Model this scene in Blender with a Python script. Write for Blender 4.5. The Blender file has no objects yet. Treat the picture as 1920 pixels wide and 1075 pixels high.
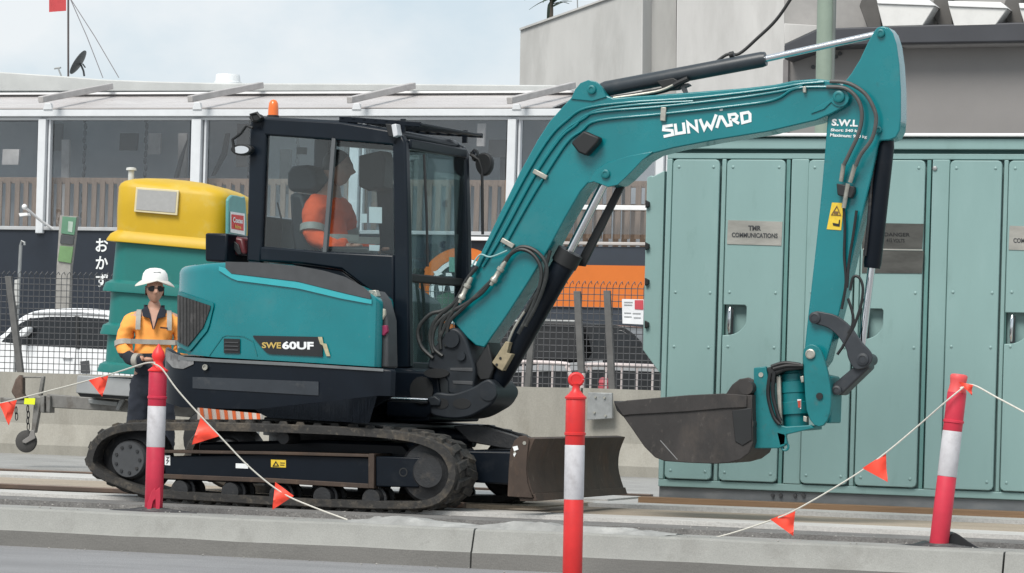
import bpy, bmesh, math, random
from mathutils import Vector as V, Matrix
R = math.radians
rng = random.Random(7)
scene = bpy.context.scene
COL = scene.collection

# ------------------------------------------------------------------ camera
F, PHI, RHO, EYE, CU, CV = 6000.0, R(19.3), R(1.62), 0.87, 960.0, 720.0
r0 = V((math.cos(PHI), math.sin(PHI), 0)); fwd = V((-math.sin(PHI), math.cos(PHI), 0)); up = V((0, 0, 1))
cr = math.cos(RHO) * r0 + math.sin(RHO) * up
cu = -math.sin(RHO) * r0 + math.cos(RHO) * up
CAM = V((0, 0, EYE))
cam = bpy.data.cameras.new('camera'); camo = bpy.data.objects.new('camera', cam); COL.objects.link(camo)
camo.matrix_world = Matrix(((cr.x, cu.x, -fwd.x, CAM.x), (cr.y, cu.y, -fwd.y, CAM.y), (cr.z, cu.z, -fwd.z, CAM.z), (0, 0, 0, 1)))
cam.sensor_width = 36.0; cam.sensor_fit = 'HORIZONTAL'; cam.lens = F / 1920 * 36.0
cam.shift_y = (CV - 537.5) / 1920; cam.clip_start = 0.5; cam.clip_end = 6000
scene.camera = camo
scene.cycles.transparent_max_bounces = 40

# ------------------------------------------------------------------ sky, sun, exposure
SUN_EL, SUN_AZ = R(50), R(190)
w = bpy.data.worlds.new('World'); scene.world = w; w.use_nodes = True
nt = w.node_tree; nt.nodes.clear()
wo = nt.nodes.new('ShaderNodeOutputWorld'); bg = nt.nodes.new('ShaderNodeBackground')
sk = nt.nodes.new('ShaderNodeTexSky'); sk.sky_type = 'NISHITA'; sk.sun_disc = False
sk.sun_elevation = SUN_EL; sk.sun_rotation = SUN_AZ; sk.air_density = 1.0; sk.dust_density = 2.0
tc = nt.nodes.new('ShaderNodeTexCoord'); mp = nt.nodes.new('ShaderNodeMapping'); mp.inputs['Scale'].default_value = (1, 1, 1.6)
n1 = nt.nodes.new('ShaderNodeTexNoise'); n1.inputs['Scale'].default_value = 11; n1.inputs['Detail'].default_value = 7; n1.inputs['Roughness'].default_value = .52
cl = nt.nodes.new('ShaderNodeValToRGB')
cl.color_ramp.elements[0].position = .40; cl.color_ramp.elements[0].color = (6.0, 6.95, 7.6, 1)
cl.color_ramp.elements[1].position = .62; cl.color_ramp.elements[1].color = (7.9, 8.2, 8.4, 1)
mx = nt.nodes.new('ShaderNodeMix'); mx.data_type = 'RGBA'; mx.inputs['Factor'].default_value = .88
L = nt.links.new
L(tc.outputs['Generated'], mp.inputs['Vector']); L(mp.outputs['Vector'], n1.inputs['Vector']); L(n1.outputs['Fac'], cl.inputs['Fac'])
L(sk.outputs['Color'], mx.inputs['A']); L(cl.outputs['Color'], mx.inputs['B'])
L(mx.outputs['Result'], bg.inputs['Color']); bg.inputs['Strength'].default_value = .1
L(bg.outputs['Background'], wo.inputs['Surface'])
sun = bpy.data.lights.new('sun', 'SUN'); sun.energy = 2.9; sun.angle = R(28); sun.color = (1, .96, .9)
suno = bpy.data.objects.new('sun', sun); COL.objects.link(suno)
sd = V((math.sin(SUN_AZ) * math.cos(SUN_EL), math.cos(SUN_AZ) * math.cos(SUN_EL), math.sin(SUN_EL)))
suno.rotation_euler = sd.to_track_quat('Z', 'Y').to_euler(); suno.location = (0, 0, 40)
vs = scene.view_settings; vs.view_transform = 'Standard'; vs.look = 'None'; vs.exposure = 0.22; vs.gamma = 1; vs.use_curve_mapping = False

# ------------------------------------------------------------------ pixels of the 1920x1075 photograph <-> the place
def ray(u, v): return fwd + cr * ((u - CU) / F) + cu * (-(v - CV) / F)
def proj(p):
    d = V(p) - CAM; k = d.dot(fwd)
    return CU + F * d.dot(cr) / k, CV - F * d.dot(cu) / k
def ground(u, v, z=0.0):
    d = ray(u, v); t = (z - EYE) / d.z; return CAM + d * t
class Pl:
    """vertical plane through o, running along world angle a; n points away from the camera"""
    def __init__(s, o, a=0.0):
        s.o = V((o[0], o[1], 0)); s.a = a; s.t = V((math.cos(a), math.sin(a), 0)); s.n = V((-math.sin(a), math.cos(a), 0))
    def at(s, u, v, off=0.0):
        d = ray(u, v); t = ((s.o + s.n * off) - CAM).dot(s.n) / d.dot(s.n); return CAM + d * t
    def off(s, k): return Pl(s.o + s.n * k, s.a)
def YP(Y): return Pl((0, Y, 0), 0.0)
def plane_at_depth(u, v, depth, theta_deg):
    """plane through pixel (u, v) at a given distance, turned theta from the picture plane (right side nearer)"""
    p = CAM + ray(u, v) * depth; return Pl(p, PHI - R(theta_deg))

def catmull(pts, n=6, closed=False):
    P = [V((p[0], p[1], 0)) if len(p) == 2 else V(p) for p in pts]; out = []; m = len(P)
    for i in range(m if closed else m - 1):
        a = P[(i - 1) % m] if (closed or i > 0) else P[i]; b = P[i]; c = P[(i + 1) % m]
        d = P[(i + 2) % m] if (closed or i + 2 < m) else c
        for k in range(n):
            t = k / n
            q = .5 * ((2 * b) + (c - a) * t + (2 * a - 5 * b + 4 * c - d) * t * t + (3 * b - a - 3 * c + d) * t ** 3)
            out.append(q)
    if not closed: out.append(P[-1])
    return out
def cm2(pts, n=6, closed=False): return [(p.x, p.y) for p in catmull(pts, n, closed)]
def arc(cx, cy, r, a0, a1, n=8, ry=None):
    ry = ry or r
    return [(cx + r * math.cos(R(a0 + (a1 - a0) * i / n)), cy + ry * math.sin(R(a0 + (a1 - a0) * i / n))) for i in range(n + 1)]

# ------------------------------------------------------------------ mesh builder
class MB:
    def __init__(s): s.v = []; s.f = []; s.m = []
    def add(s, vs, fs, mi=0):
        o = len(s.v); s.v += [V(x) for x in vs]
        for f in fs: s.f.append([i + o for i in f]); s.m.append(mi)
        return s
    def prism(s, pts, vec, mi=0):
        n = len(pts); pts = [V(p) for p in pts]
        vs = pts + [p + vec for p in pts]
        fs = [list(range(n)), list(range(2 * n - 1, n - 1, -1))] + [[i, (i + 1) % n, n + (i + 1) % n, n + i] for i in range(n)]
        return s.add(vs, fs, mi)
    def px(s, pl, pts, t, off=0.0, mi=0):
        return s.prism([pl.at(u, v, off) for u, v in pts], pl.n * t, mi)
    def box(s, c, sz, ax=None, mi=0):
        x, y, z = ax or (V((1, 0, 0)), V((0, 1, 0)), V((0, 0, 1))); c = V(c)
        vs = [c + x * (sz[0] / 2 * i) + y * (sz[1] / 2 * j) + z * (sz[2] / 2 * k) for k in (-1, 1) for j in (-1, 1) for i in (-1, 1)]
        return s.add(vs, [[0, 2, 3, 1], [4, 5, 7, 6], [0, 1, 5, 4], [2, 6, 7, 3], [0, 4, 6, 2], [1, 3, 7, 5]], mi)
    def tube(s, path, r, seg=10, caps=True, mi=0):
        P = [V(p) for p in path]; n = len(P); rs = r if isinstance(r, (list, tuple)) else [r] * n
        up0 = V((0, 0, 1)); vs = []
        for i, p in enumerate(P):
            t = (P[min(i + 1, n - 1)] - P[max(i - 1, 0)]).normalized()
            if i == 0:
                a = t.cross(up0 if abs(t.z) < .9 else V((1, 0, 0))).normalized()
            else:
                a = (a - t * a.dot(t)); a = a.normalized() if a.length > 1e-6 else t.orthogonal().normalized()
            b = t.cross(a)
            for k in range(seg):
                th = 2 * math.pi * k / seg
                vs.append(p + a * (rs[i] * math.cos(th)) + b * (rs[i] * math.sin(th)))
        fs = [[i * seg + k, i * seg + (k + 1) % seg, (i + 1) * seg + (k + 1) % seg, (i + 1) * seg + k] for i in range(n - 1) for k in range(seg)]
        if caps: fs += [list(range(seg - 1, -1, -1)), [(n - 1) * seg + k for k in range(seg)]]
        return s.add(vs, fs, mi)
    def cyl(s, a, b, r, seg=20, mi=0): return s.tube([a, b], r, seg, True, mi)
    def lathe(s, base, axis, prof, seg=20, mi=0):
        """prof: list of (distance along axis, radius)"""
        ax = V(axis).normalized(); a = ax.orthogonal().normalized(); b = ax.cross(a); vs = []; n = len(prof)
        for h, r in prof:
            for k in range(seg):
                th = 2 * math.pi * k / seg; vs.append(V(base) + ax * h + (a * math.cos(th) + b * math.sin(th)) * max(r, 1e-4))
        fs = [[i * seg + k, i * seg + (k + 1) % seg, (i + 1) * seg + (k + 1) % seg, (i + 1) * seg + k] for i in range(n - 1) for k in range(seg)]
        fs += [list(range(seg - 1, -1, -1)), [(n - 1) * seg + k for k in range(seg)]]
        return s.add(vs, fs, mi)
    def loft(s, rings, cap=True, closed=True, mi=0):
        k = len(rings[0]); vs = [p for r in rings for p in r]; fs = []
        for i in range(len(rings) - 1):
            for j in range(k if closed else k - 1):
                fs.append([i * k + j, i * k + (j + 1) % k, (i + 1) * k + (j + 1) % k, (i + 1) * k + j])
        if cap: fs += [list(range(k - 1, -1, -1)), [(len(rings) - 1) * k + j for j in range(k)]]
        return s.add(vs, fs, mi)
    def sphere(s, c, r, su=14, sv=9, sc=(1, 1, 1), mi=0):
        vs = []; fs = []
        for j in range(sv + 1):
            ph = math.pi * j / sv
            for i in range(su):
                th = 2 * math.pi * i / su
                vs.append(V(c) + V((r * sc[0] * math.sin(ph) * math.cos(th), r * sc[1] * math.sin(ph) * math.sin(th), r * sc[2] * math.cos(ph))))
        for j in range(sv):
            for i in range(su): fs.append([j * su + i, j * su + (i + 1) % su, (j + 1) * su + (i + 1) % su, (j + 1) * su + i])
        return s.add(vs, fs, mi)
    def ribbon(s, pl, pts, wpx, t=.002, off=-.004, closed=False, mi=0):
        """a painted stroke of width wpx pixels along a pixel polyline, with mitred corners"""
        P = [V((p[0], p[1], 0)) for p in pts]; n = len(P); Lp = []; Rp = []
        for i in range(n):
            a = P[(i - 1) % n] if (closed or i > 0) else None; c = P[(i + 1) % n] if (closed or i < n - 1) else None
            d1 = (P[i] - a).normalized() if a is not None else None; d2 = (c - P[i]).normalized() if c is not None else None
            d1 = d1 or d2; d2 = d2 or d1; n1 = V((-d1.y, d1.x, 0)); n2 = V((-d2.y, d2.x, 0)); mm = (n1 + n2)
            mm = mm.normalized() if mm.length > .2 else n1; k = wpx / 2 / max(.45, mm.dot(n1))
            Lp.append(P[i] + mm * k); Rp.append(P[i] - mm * k)
        m = n if closed else n - 1
        for i in range(m):
            j = (i + 1) % n
            s.px(pl, [(Lp[i].x, Lp[i].y), (Lp[j].x, Lp[j].y), (Rp[j].x, Rp[j].y), (Rp[i].x, Rp[i].y)], t, off, mi)
        return s
    def build(s, name, mat, parent=None, bevel=0, seg=2, smooth=40, local=False, shift=None, dbl=0):
        me = bpy.data.meshes.new(name)
        org = V((0, 0, 0))
        if not local:
            if parent is not None: org = ROOT[parent.name]
            elif shift is not None: org = V(shift)
            else:
                xs = [p.x for p in s.v]; ys = [p.y for p in s.v]; zs = [p.z for p in s.v]
                org = V(((min(xs) + max(xs)) / 2, (min(ys) + max(ys)) / 2, min(zs)))
        bm = bmesh.new(); bv = [bm.verts.new(p - org) for p in s.v]
        for f, mi in zip(s.f, s.m):
            try: fc = bm.faces.new([bv[i] for i in f]); fc.material_index = mi
            except ValueError: pass
        if dbl: bmesh.ops.remove_doubles(bm, verts=bm.verts, dist=dbl)
        bmesh.ops.recalc_face_normals(bm, faces=bm.faces)
        bm.to_mesh(me); bm.free()
        for mt in (mat if isinstance(mat, (list, tuple)) else [mat]): me.materials.append(mt)
        if smooth:
            for p in me.polygons: p.use_smooth = True
            me.set_sharp_from_angle(angle=R(smooth))
        o = bpy.data.objects.new(name, me); COL.objects.link(o)
        if parent is not None: o.parent = parent
        else: o.location = org
        ROOT[o.name] = org
        if bevel:
            b = o.modifiers.new('Bevel', 'BEVEL'); b.width = bevel; b.segments = seg; b.limit_method = 'ANGLE'; b.angle_limit = R(38)
            b.use_clamp_overlap = True; b.harden_normals = False
        return o
ROOT = {}
def tag(o, label=None, cat=None, group=None, kind=None):
    if label: o['label'] = label
    if cat: o['category'] = cat
    if group: o['group'] = group
    if kind: o['kind'] = kind
    return o
def thing(name, loc, label, cat, group=None, rz=0.0):
    o = bpy.data.objects.new(name, None); COL.objects.link(o); o.location = loc; o.rotation_euler = (0, 0, rz)
    o.empty_display_size = .2; ROOT[o.name] = V(loc); return tag(o, label, cat, group)
def copy_tree(o, parent=None, delta=None):
    c = o.copy(); COL.objects.link(c)
    if parent is not None: c.parent = parent
    if delta is not None: c.location = o.location + V(delta)
    ROOT[c.name] = ROOT[o.name] + (V(delta) if delta is not None else V((0, 0, 0)))
    for ch in list(o.children): copy_tree(ch, c)
    return c

# ------------------------------------------------------------------ materials
MATS = {}
def mat(name, col, rough=.5, metal=0.0, var=.12, scale=6.0, bump=0.0, bscale=80.0, dirt=None, coat=0.0, stretch=(1, 1, 1), spec=.5, speck=None):
    """procedural paint/stone/metal: base colour with broad mottling, optional shaped wear, fine relief"""
    if name in MATS: return MATS[name]
    m = bpy.data.materials.new(name); m.use_nodes = True; t = m.node_tree; b = t.nodes['Principled BSDF']
    co = t.nodes.new('ShaderNodeTexCoord'); mpn = t.nodes.new('ShaderNodeMapping'); mpn.inputs['Scale'].default_value = stretch
    t.links.new(co.outputs['Object'], mpn.inputs['Vector'])
    nz = t.nodes.new('ShaderNodeTexNoise'); nz.inputs['Scale'].default_value = scale; nz.inputs['Detail'].default_value = 6; nz.inputs['Roughness'].default_value = .6
    t.links.new(mpn.outputs['Vector'], nz.inputs['Vector'])
    rp = t.nodes.new('ShaderNodeValToRGB'); e = rp.color_ramp.elements
    e[0].position = .28; e[1].position = .72
    e[0].color = tuple(c * (1 - var) for c in col) + (1,); e[1].color = tuple(min(1, c * (1 + var)) for c in col) + (1,)
    t.links.new(nz.outputs['Fac'], rp.inputs['Fac']); out = rp.outputs['Color']
    if dirt:
        rsum = None
        for dc, amt, ds, th in (dirt if isinstance(dirt, list) else [dirt]):
            n2 = t.nodes.new('ShaderNodeTexNoise'); n2.inputs['Scale'].default_value = ds; n2.inputs['Detail'].default_value = 8; n2.inputs['Roughness'].default_value = .68
            t.links.new(mpn.outputs['Vector'], n2.inputs['Vector'])
            r2 = t.nodes.new('ShaderNodeValToRGB'); r2.color_ramp.elements[0].position = th; r2.color_ramp.elements[1].position = min(1, th + .16)
            r2.color_ramp.elements[0].color = (0, 0, 0, 1); r2.color_ramp.elements[1].color = (amt, amt, amt, 1)
            t.links.new(n2.outputs['Fac'], r2.inputs['Fac'])
            mi = t.nodes.new('ShaderNodeMix'); mi.data_type = 'RGBA'; mi.inputs['B'].default_value = tuple(dc) + (1,)
            t.links.new(r2.outputs['Color'], mi.inputs['Factor']); t.links.new(out, mi.inputs['A']); out = mi.outputs['Result']
            if rsum is None:
                rr = t.nodes.new('ShaderNodeMath'); rr.operation = 'MULTIPLY_ADD'; rr.inputs[1].default_value = .35; rr.inputs[2].default_value = rough
                t.links.new(r2.outputs['Color'], rr.inputs[0]); t.links.new(rr.outputs[0], b.inputs['Roughness']); rsum = rr
    else: b.inputs['Roughness'].default_value = rough
    if speck:
        n4 = t.nodes.new('ShaderNodeTexNoise'); n4.inputs['Scale'].default_value = speck[0]; n4.inputs['Detail'].default_value = 3; n4.inputs['Roughness'].default_value = .75
        t.links.new(co.outputs['Object'], n4.inputs['Vector'])
        r4 = t.nodes.new('ShaderNodeValToRGB'); k_ = speck[1]; r4.color_ramp.elements[0].position = .34; r4.color_ramp.elements[1].position = .66
        r4.color_ramp.elements[0].color = (1 - k_, 1 - k_, 1 - k_, 1); r4.color_ramp.elements[1].color = (1 + k_, 1 + k_, 1 + k_, 1)
        t.links.new(n4.outputs['Fac'], r4.inputs['Fac']); m4 = t.nodes.new('ShaderNodeMix'); m4.data_type = 'RGBA'; m4.blend_type = 'MULTIPLY'; m4.inputs['Factor'].default_value = 1
        t.links.new(out, m4.inputs['A']); t.links.new(r4.outputs['Color'], m4.inputs['B']); out = m4.outputs['Result']
    t.links.new(out, b.inputs['Base Color']); b.inputs['Metallic'].default_value = metal
    b.inputs['Coat Weight'].default_value = coat; b.inputs['Specular IOR Level'].default_value = spec
    if bump:
        n3 = t.nodes.new('ShaderNodeTexNoise'); n3.inputs['Scale'].default_value = bscale; n3.inputs['Detail'].default_value = 5
        t.links.new(mpn.outputs['Vector'], n3.inputs['Vector'])
        bp = t.nodes.new('ShaderNodeBump'); bp.inputs['Strength'].default_value = bump; bp.inputs['Distance'].default_value = .01
        t.links.new(n3.outputs['Fac'], bp.inputs['Height']); t.links.new(bp.outputs['Normal'], b.inputs['Normal'])
    MATS[name] = m; return m
def glass(name, tint, rough=.02, ior=1.5):
    m = bpy.data.materials.new(name); m.use_nodes = True; t = m.node_tree; t.nodes.clear()
    o = t.nodes.new('ShaderNodeOutputMaterial'); tr = t.nodes.new('ShaderNodeBsdfTransparent'); tr.inputs['Color'].default_value = tuple(tint) + (1,)
    g = t.nodes.new('ShaderNodeBsdfGlossy'); g.inputs['Roughness'].default_value = rough; g.inputs['Color'].default_value = (1, 1, 1, 1)
    lw = t.nodes.new('ShaderNodeLayerWeight'); lw.inputs['Blend'].default_value = .5; pw = t.nodes.new('ShaderNodeMath'); pw.operation = 'POWER'; pw.inputs[1].default_value = 4.0
    fr = t.nodes.new('ShaderNodeMath'); fr.operation = 'MULTIPLY_ADD'; fr.inputs[1].default_value = .5; fr.inputs[2].default_value = (ior - 1) ** 2 / (ior + 1) ** 2; ms = t.nodes.new('ShaderNodeMixShader')
    t.links.new(lw.outputs['Facing'], pw.inputs[0]); t.links.new(pw.outputs[0], fr.inputs[0]); t.links.new(fr.outputs[0], ms.inputs['Fac']); t.links.new(tr.outputs[0], ms.inputs[1]); t.links.new(g.outputs[0], ms.inputs[2]); t.links.new(ms.outputs[0], o.inputs['Surface'])
    MATS[name] = m; return m

TEAL = mat('teal_paint', (.0005, .170, .192), .27, var=.10, scale=2.5, coat=.3, dirt=[((.05, .19, .20), .30, 3.0, .56), ((.15, .20, .185), .5, 20, .64), ((.004, .045, .05), .5, 6, .64)])
TEALD = mat('teal_paint_worn', (.003, .150, .165), .42, var=.14, scale=6, dirt=[((.08, .11, .10), .5, 9, .56), ((.01, .03, .03), .6, 14, .60)])
NAVY = mat('dark_paint', (.0040, .0070, .0120), .36, spec=.22, var=.2, scale=4, dirt=[((.025, .028, .032), .35, 5, .58), ((.08, .075, .065), .3, 18, .66)])
CAB = mat('cab_paint', (.0045, .0085, .0145), .34, spec=.3, var=.15, scale=4, dirt=((.03, .035, .04), .25, 5, .60))
TRIM = mat('grey_plastic', (.055, .058, .062), .55, var=.15, scale=10)
IRON = mat('dark_iron', (.018, .019, .021), .5, var=.3, scale=12, bump=.2, dirt=((.10, .085, .07), .45, 9, .55))
STEEL = mat('worn_steel', (.050, .033, .024), .72, var=.35, scale=5, bump=.15, bscale=40, dirt=[((.12, .075, .05), .55, 4, .52), ((.17, .14, .11), .5, 16, .58)], stretch=(1, 1, .6))
RUBBER = mat('track_rubber', (.026, .025, .024), .8, var=.35, scale=12, bump=.4, bscale=50, dirt=[((.15, .125, .095), .6, 5, .50), ((.18, .155, .12), .5, 22, .55)])
BLACK = mat('black_rubber', (.010, .011, .012), .55, var=.2)
HOSE = mat('hose_rubber', (.022, .024, .024), .5, var=.3, scale=20, dirt=((.10, .10, .09), .5, 14, .55))
CHROME = mat('chrome', (.75, .76, .78), .12, metal=1.0, var=.04)
ZINC = mat('zinc_fitting', (.42, .41, .36), .4, metal=.6, var=.2, scale=30)
BKT = mat('bucket_steel', (.026, .023, .022), .6, var=.35, scale=5, bump=.15, bscale=40, dirt=[((.085, .07, .06), .5, 3.5, .53), ((.14, .125, .11), .5, 18, .59)], stretch=(1, 1, .6))
GALV = mat('galvanised_steel', (.30, .31, .31), .5, metal=.4, var=.18, scale=14, dirt=((.14, .12, .10), .4, 8, .6))
WHITE = mat('white_paint', (.80, .80, .80), .4, var=.04, scale=5)
LETTER = mat('white_letters', (.78, .80, .80), .5, var=.08, scale=40)
GREY = mat('grey_paint', (.30, .31, .32), .5, var=.1)
YEL = mat('warning_yellow', (.72, .50, .04), .45, var=.1, scale=30)
GOLD = mat('gold_print', (.42, .30, .10), .4, var=.2, scale=60)
BEACON = mat('orange_lens', (.85, .17, .02), .2, var=.08, coat=.5)
REDP = mat('red_plastic', (.64, .026, .026), .42, var=.10, scale=8, dirt=[((.36, .03, .05), .5, 6, .55), ((.25, .06, .06), .5, 22, .62)])
FADED = mat('faded_red_plastic', (.50, .022, .055), .5, var=.15, scale=8, dirt=((.55, .20, .22), .35, 7, .6))
TAPE = mat('reflective_tape', (.55, .54, .56), .5, var=.1, scale=20, dirt=[((.34, .32, .33), .6, 9, .53), ((.22, .21, .21), .5, 26, .62)])
FLAGM = mat('orange_red_pvc', (.95, .075, .040), .5, var=.08, scale=20)
ROPE = mat('cream_rope', (.60, .58, .52), .8, var=.15, scale=90)
CONC = mat('concrete', (.37, .37, .35), .85, speck=(70, .15), var=.12, scale=3, bump=.25, bscale=60, dirt=((.27, .26, .24), .5, 2.2, .52))
KERBF = mat('kerb_foot_shade', (.165, .16, .15), .9, speck=(120, .12), var=.12, scale=4, bump=.2, dirt=((.23, .225, .21), .5, 3, .56), stretch=(.4, 1, 1))
KERBC = mat('kerb_concrete', (.275, .275, .258), .85, var=.08, scale=5, bump=.2, bscale=90, speck=(130, .09), dirt=[((.20, .195, .18), .6, 2.2, .54), ((.13, .125, .115), .6, 11, .66), ((.36, .36, .34), .5, 6, .62)])
BARC = mat('barrier_concrete', (.285, .272, .238), .88, speck=(60, .07), var=.12, scale=3, bump=.2, bscale=50, dirt=[((.19, .175, .145), .55, 2.5, .53), ((.36, .35, .32), .5, 5, .60), ((.16, .11, .07), .5, 4, .68)], stretch=(1.4, 1, .45))
ASPH = mat('asphalt', (.225, .225, .23), .9, var=.14, scale=1.6, bump=.8, bscale=110, speck=(110, .30), dirt=[((.31, .31, .315), .5, 5, .54), ((.15, .15, .155), .5, 3, .60)], stretch=(.35, 1, 1))
CABG = mat('cabinet_green', (.24, .372, .36), .42, var=.06, scale=2, bump=.12, bscale=3, dirt=[((.26, .385, .38), .35, 4, .56), ((.17, .27, .25), .45, 7, .60), ((.20, .22, .18), .4, 30, .68)], stretch=(1, 1, .3))
CABD = mat('cabinet_green_seam', (.05, .125, .115), .55, var=.1)
STAIN = mat('stainless_plate', (.46, .44, .40), .35, metal=.5, var=.25, scale=5, stretch=(.6, 1, 2))
DPLATE = mat('dark_plate', (.10, .098, .09), .35, metal=.4, var=.35, scale=6, stretch=(.6, 1, 2))
TIMBER = mat('brown_timber', (.22, .135, .075), .75, var=.25, scale=4, bump=.3, bscale=30, stretch=(.25, 4, 4))
SKIN = mat('skin', (.46, .255, .18), .5, var=.08, scale=20)
HAIR = mat('dark_hair', (.018, .014, .012), .6)
HIVIS = mat('orange_hivis', (.95, .37, .075), .8, var=.08, scale=14, bump=.4, bscale=14)
HIVISD = mat('red_orange_hivis', (.88, .105, .022), .8, var=.1, scale=14, bump=.4, bscale=14)
CLOTHN = mat('navy_cloth', (.014, .018, .028), .9, var=.25, scale=9, bump=.5, bscale=14)
RETRO = mat('reflective_band', (.33, .315, .28), .45, var=.1, scale=30)
CGLASS = glass('cab_glass', (.82, .875, .885), .015, 1.5)
# ================================================================== the setting
NW = 24
def quad_sheet(name, x0, x1, y0, y1, z, m, nx=1, ny=1):
    b = MB()
    vs = [(x0 + (x1 - x0) * i / nx, y0 + (y1 - y0) * j / ny, z) for j in range(ny + 1) for i in range(nx + 1)]
    fs = [[j * (nx + 1) + i, j * (nx + 1) + i + 1, (j + 1) * (nx + 1) + i + 1, (j + 1) * (nx + 1) + i] for j in range(ny) for i in range(nx)]
    b.add(vs, fs); return b.build(name, m, smooth=0)
YK = ground(960, 994.5, 0).y                 # front edge of the kerb top
YTN = ground(550, 955.5, 0).y                # near side of the excavator's near track
GRND = mat('site_ground', (.29, .288, .278), .95, speck=(60, .2), var=.2, scale=1.2, bump=.6, bscale=40, dirt=((.22, .215, .20), .6, 3, .5))
tag(quad_sheet('ground', -900, 900, YK + .25, 2500, -.03, GRND), kind='structure')
tag(quad_sheet('road', -900, 900, -600, YK + .3, -.235, ASPH), kind='structure')
# kerb: blocks with open joints, a splayed foot and a flat top
kerb = thing('kerb', (0, YK, -.235), None, None); kerb['kind'] = 'structure'
KX = [-26, ground(-1190, 900, 0).x, ground(-150, 944, 0).x, ground(894, 991, 0).x, ground(1885, 1035, 0).x, ground(2700, 1080, 0).x, 3]
for i in range(len(KX) - 1):
    x0, x1 = sorted((KX[i], KX[i + 1])); x0 += .006; x1 -= .006
    if x1 - x0 < .2: continue
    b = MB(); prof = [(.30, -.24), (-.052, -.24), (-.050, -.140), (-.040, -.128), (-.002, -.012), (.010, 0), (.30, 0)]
    nseg = max(2, int((x1 - x0) / .35)); rings = []
    for k in range(nseg + 1):
        x = x0 + (x1 - x0) * k / nseg; j = rng.uniform(-.003, .003)
        rings.append([V((x, YK + p[0] + j, p[1] + (j if p[1] > -.2 else 0))) for p in prof])
    b.loft(rings)
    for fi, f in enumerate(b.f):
        if len(f) == 4 and fi % len(prof) in (0, 1): b.m[fi] = 1  # lower faces take a darker concrete, painting in the shade of the steep foot
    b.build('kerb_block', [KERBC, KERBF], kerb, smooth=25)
# raised concrete strips, rails and laid surfaces of the unfinished track bed behind the kerb
TAN = mat('tan_concrete', (.33, .275, .215), .9, speck=(70, .15), var=.15, scale=3, bump=.3, dirt=((.26, .23, .19), .5, 4, .55), stretch=(.4, 1, 1))
PALE = mat('pale_concrete', (.47, .46, .44), .9, speck=(70, .12), var=.12, scale=4, bump=.3, dirt=((.40, .39, .37), .5, 5, .55), stretch=(.4, 1, 1))
DARKS = mat('dark_bedding', (.16, .155, .15), .95, speck=(70, .25), var=.25, scale=5, bump=.5, dirt=((.28, .27, .25), .5, 9, .55))
def strip(name, u, v0, v1, h, m, xa, xb, z=0.0, parent=None):
    """a long low slab whose front and back edges pass through two picture rows at column u"""
    ya = ground(u, v0, z).y; yb = ground(u, v1, z).y; b = MB(); n = int((xb - xa) / .8) + 1; rings = []
    for k in range(n + 1):
        x = xa + (xb - xa) * k / n; j = rng.uniform(-.012, .012); q = rng.uniform(-.003, .003)
        rings.append([V((x, ya + j, -.05)), V((x, ya + j, h + q)), V((x, yb - j, h + q)), V((x, yb - j, -.05))])
    b.loft(rings); return b.build(name, m, parent, smooth=25)
bed = thing('track_bed', (-8, 21, 0), None, None); bed['kind'] = 'structure'
XL, XR = -22, 3
xm = ground(1000, 960, 0).x; xl2 = ground(160, 930, 0).x
strip('bedding_strip', 200, 946, 936, .004, DARKS, XL, XR, parent=bed)
strip('slab', 100, 935, 929, .030, PALE, XL, XR, parent=bed)
strip('bedding_strip', 100, 928.5, 922, .010, DARKS, XL, xm - .4, parent=bed)
strip('slab', 100, 921, 908, .036, TAN, XL, xm, parent=bed)
strip('slab', 100, 905, 897, .045, PALE, XL, xm, parent=bed)
strip('slab', 1150, 972, 958, .022, TAN, xm - .1, XR, parent=bed)
strip('slab', 1150, 953, 941, .034, PALE, xm - .1, XR, parent=bed)
RAILM = mat('rail_steel', (.16, .12, .10), .5, metal=.5, var=.25, scale=8, dirt=((.30, .20, .13), .5, 9, .5), stretch=(.3, 1, 1))
for (v, xa, xb) in ((925, XL, xm - .4), (895, XL, xm)):
    y = ground(100, v, 0).y; b = MB()
    b.prism([(xa, y - .035, .055), (xa, y + .035, .055), (xa, y + .03, .02), (xa, y + .01, .01), (xa, y + .01, -.02), (xa, y - .01, -.02), (xa, y - .01, .01), (xa, y - .03, .02)], V((xb - xa, 0, 0)))
    tag(b.build('steel_rail', RAILM, bed, bevel=.005))

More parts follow.
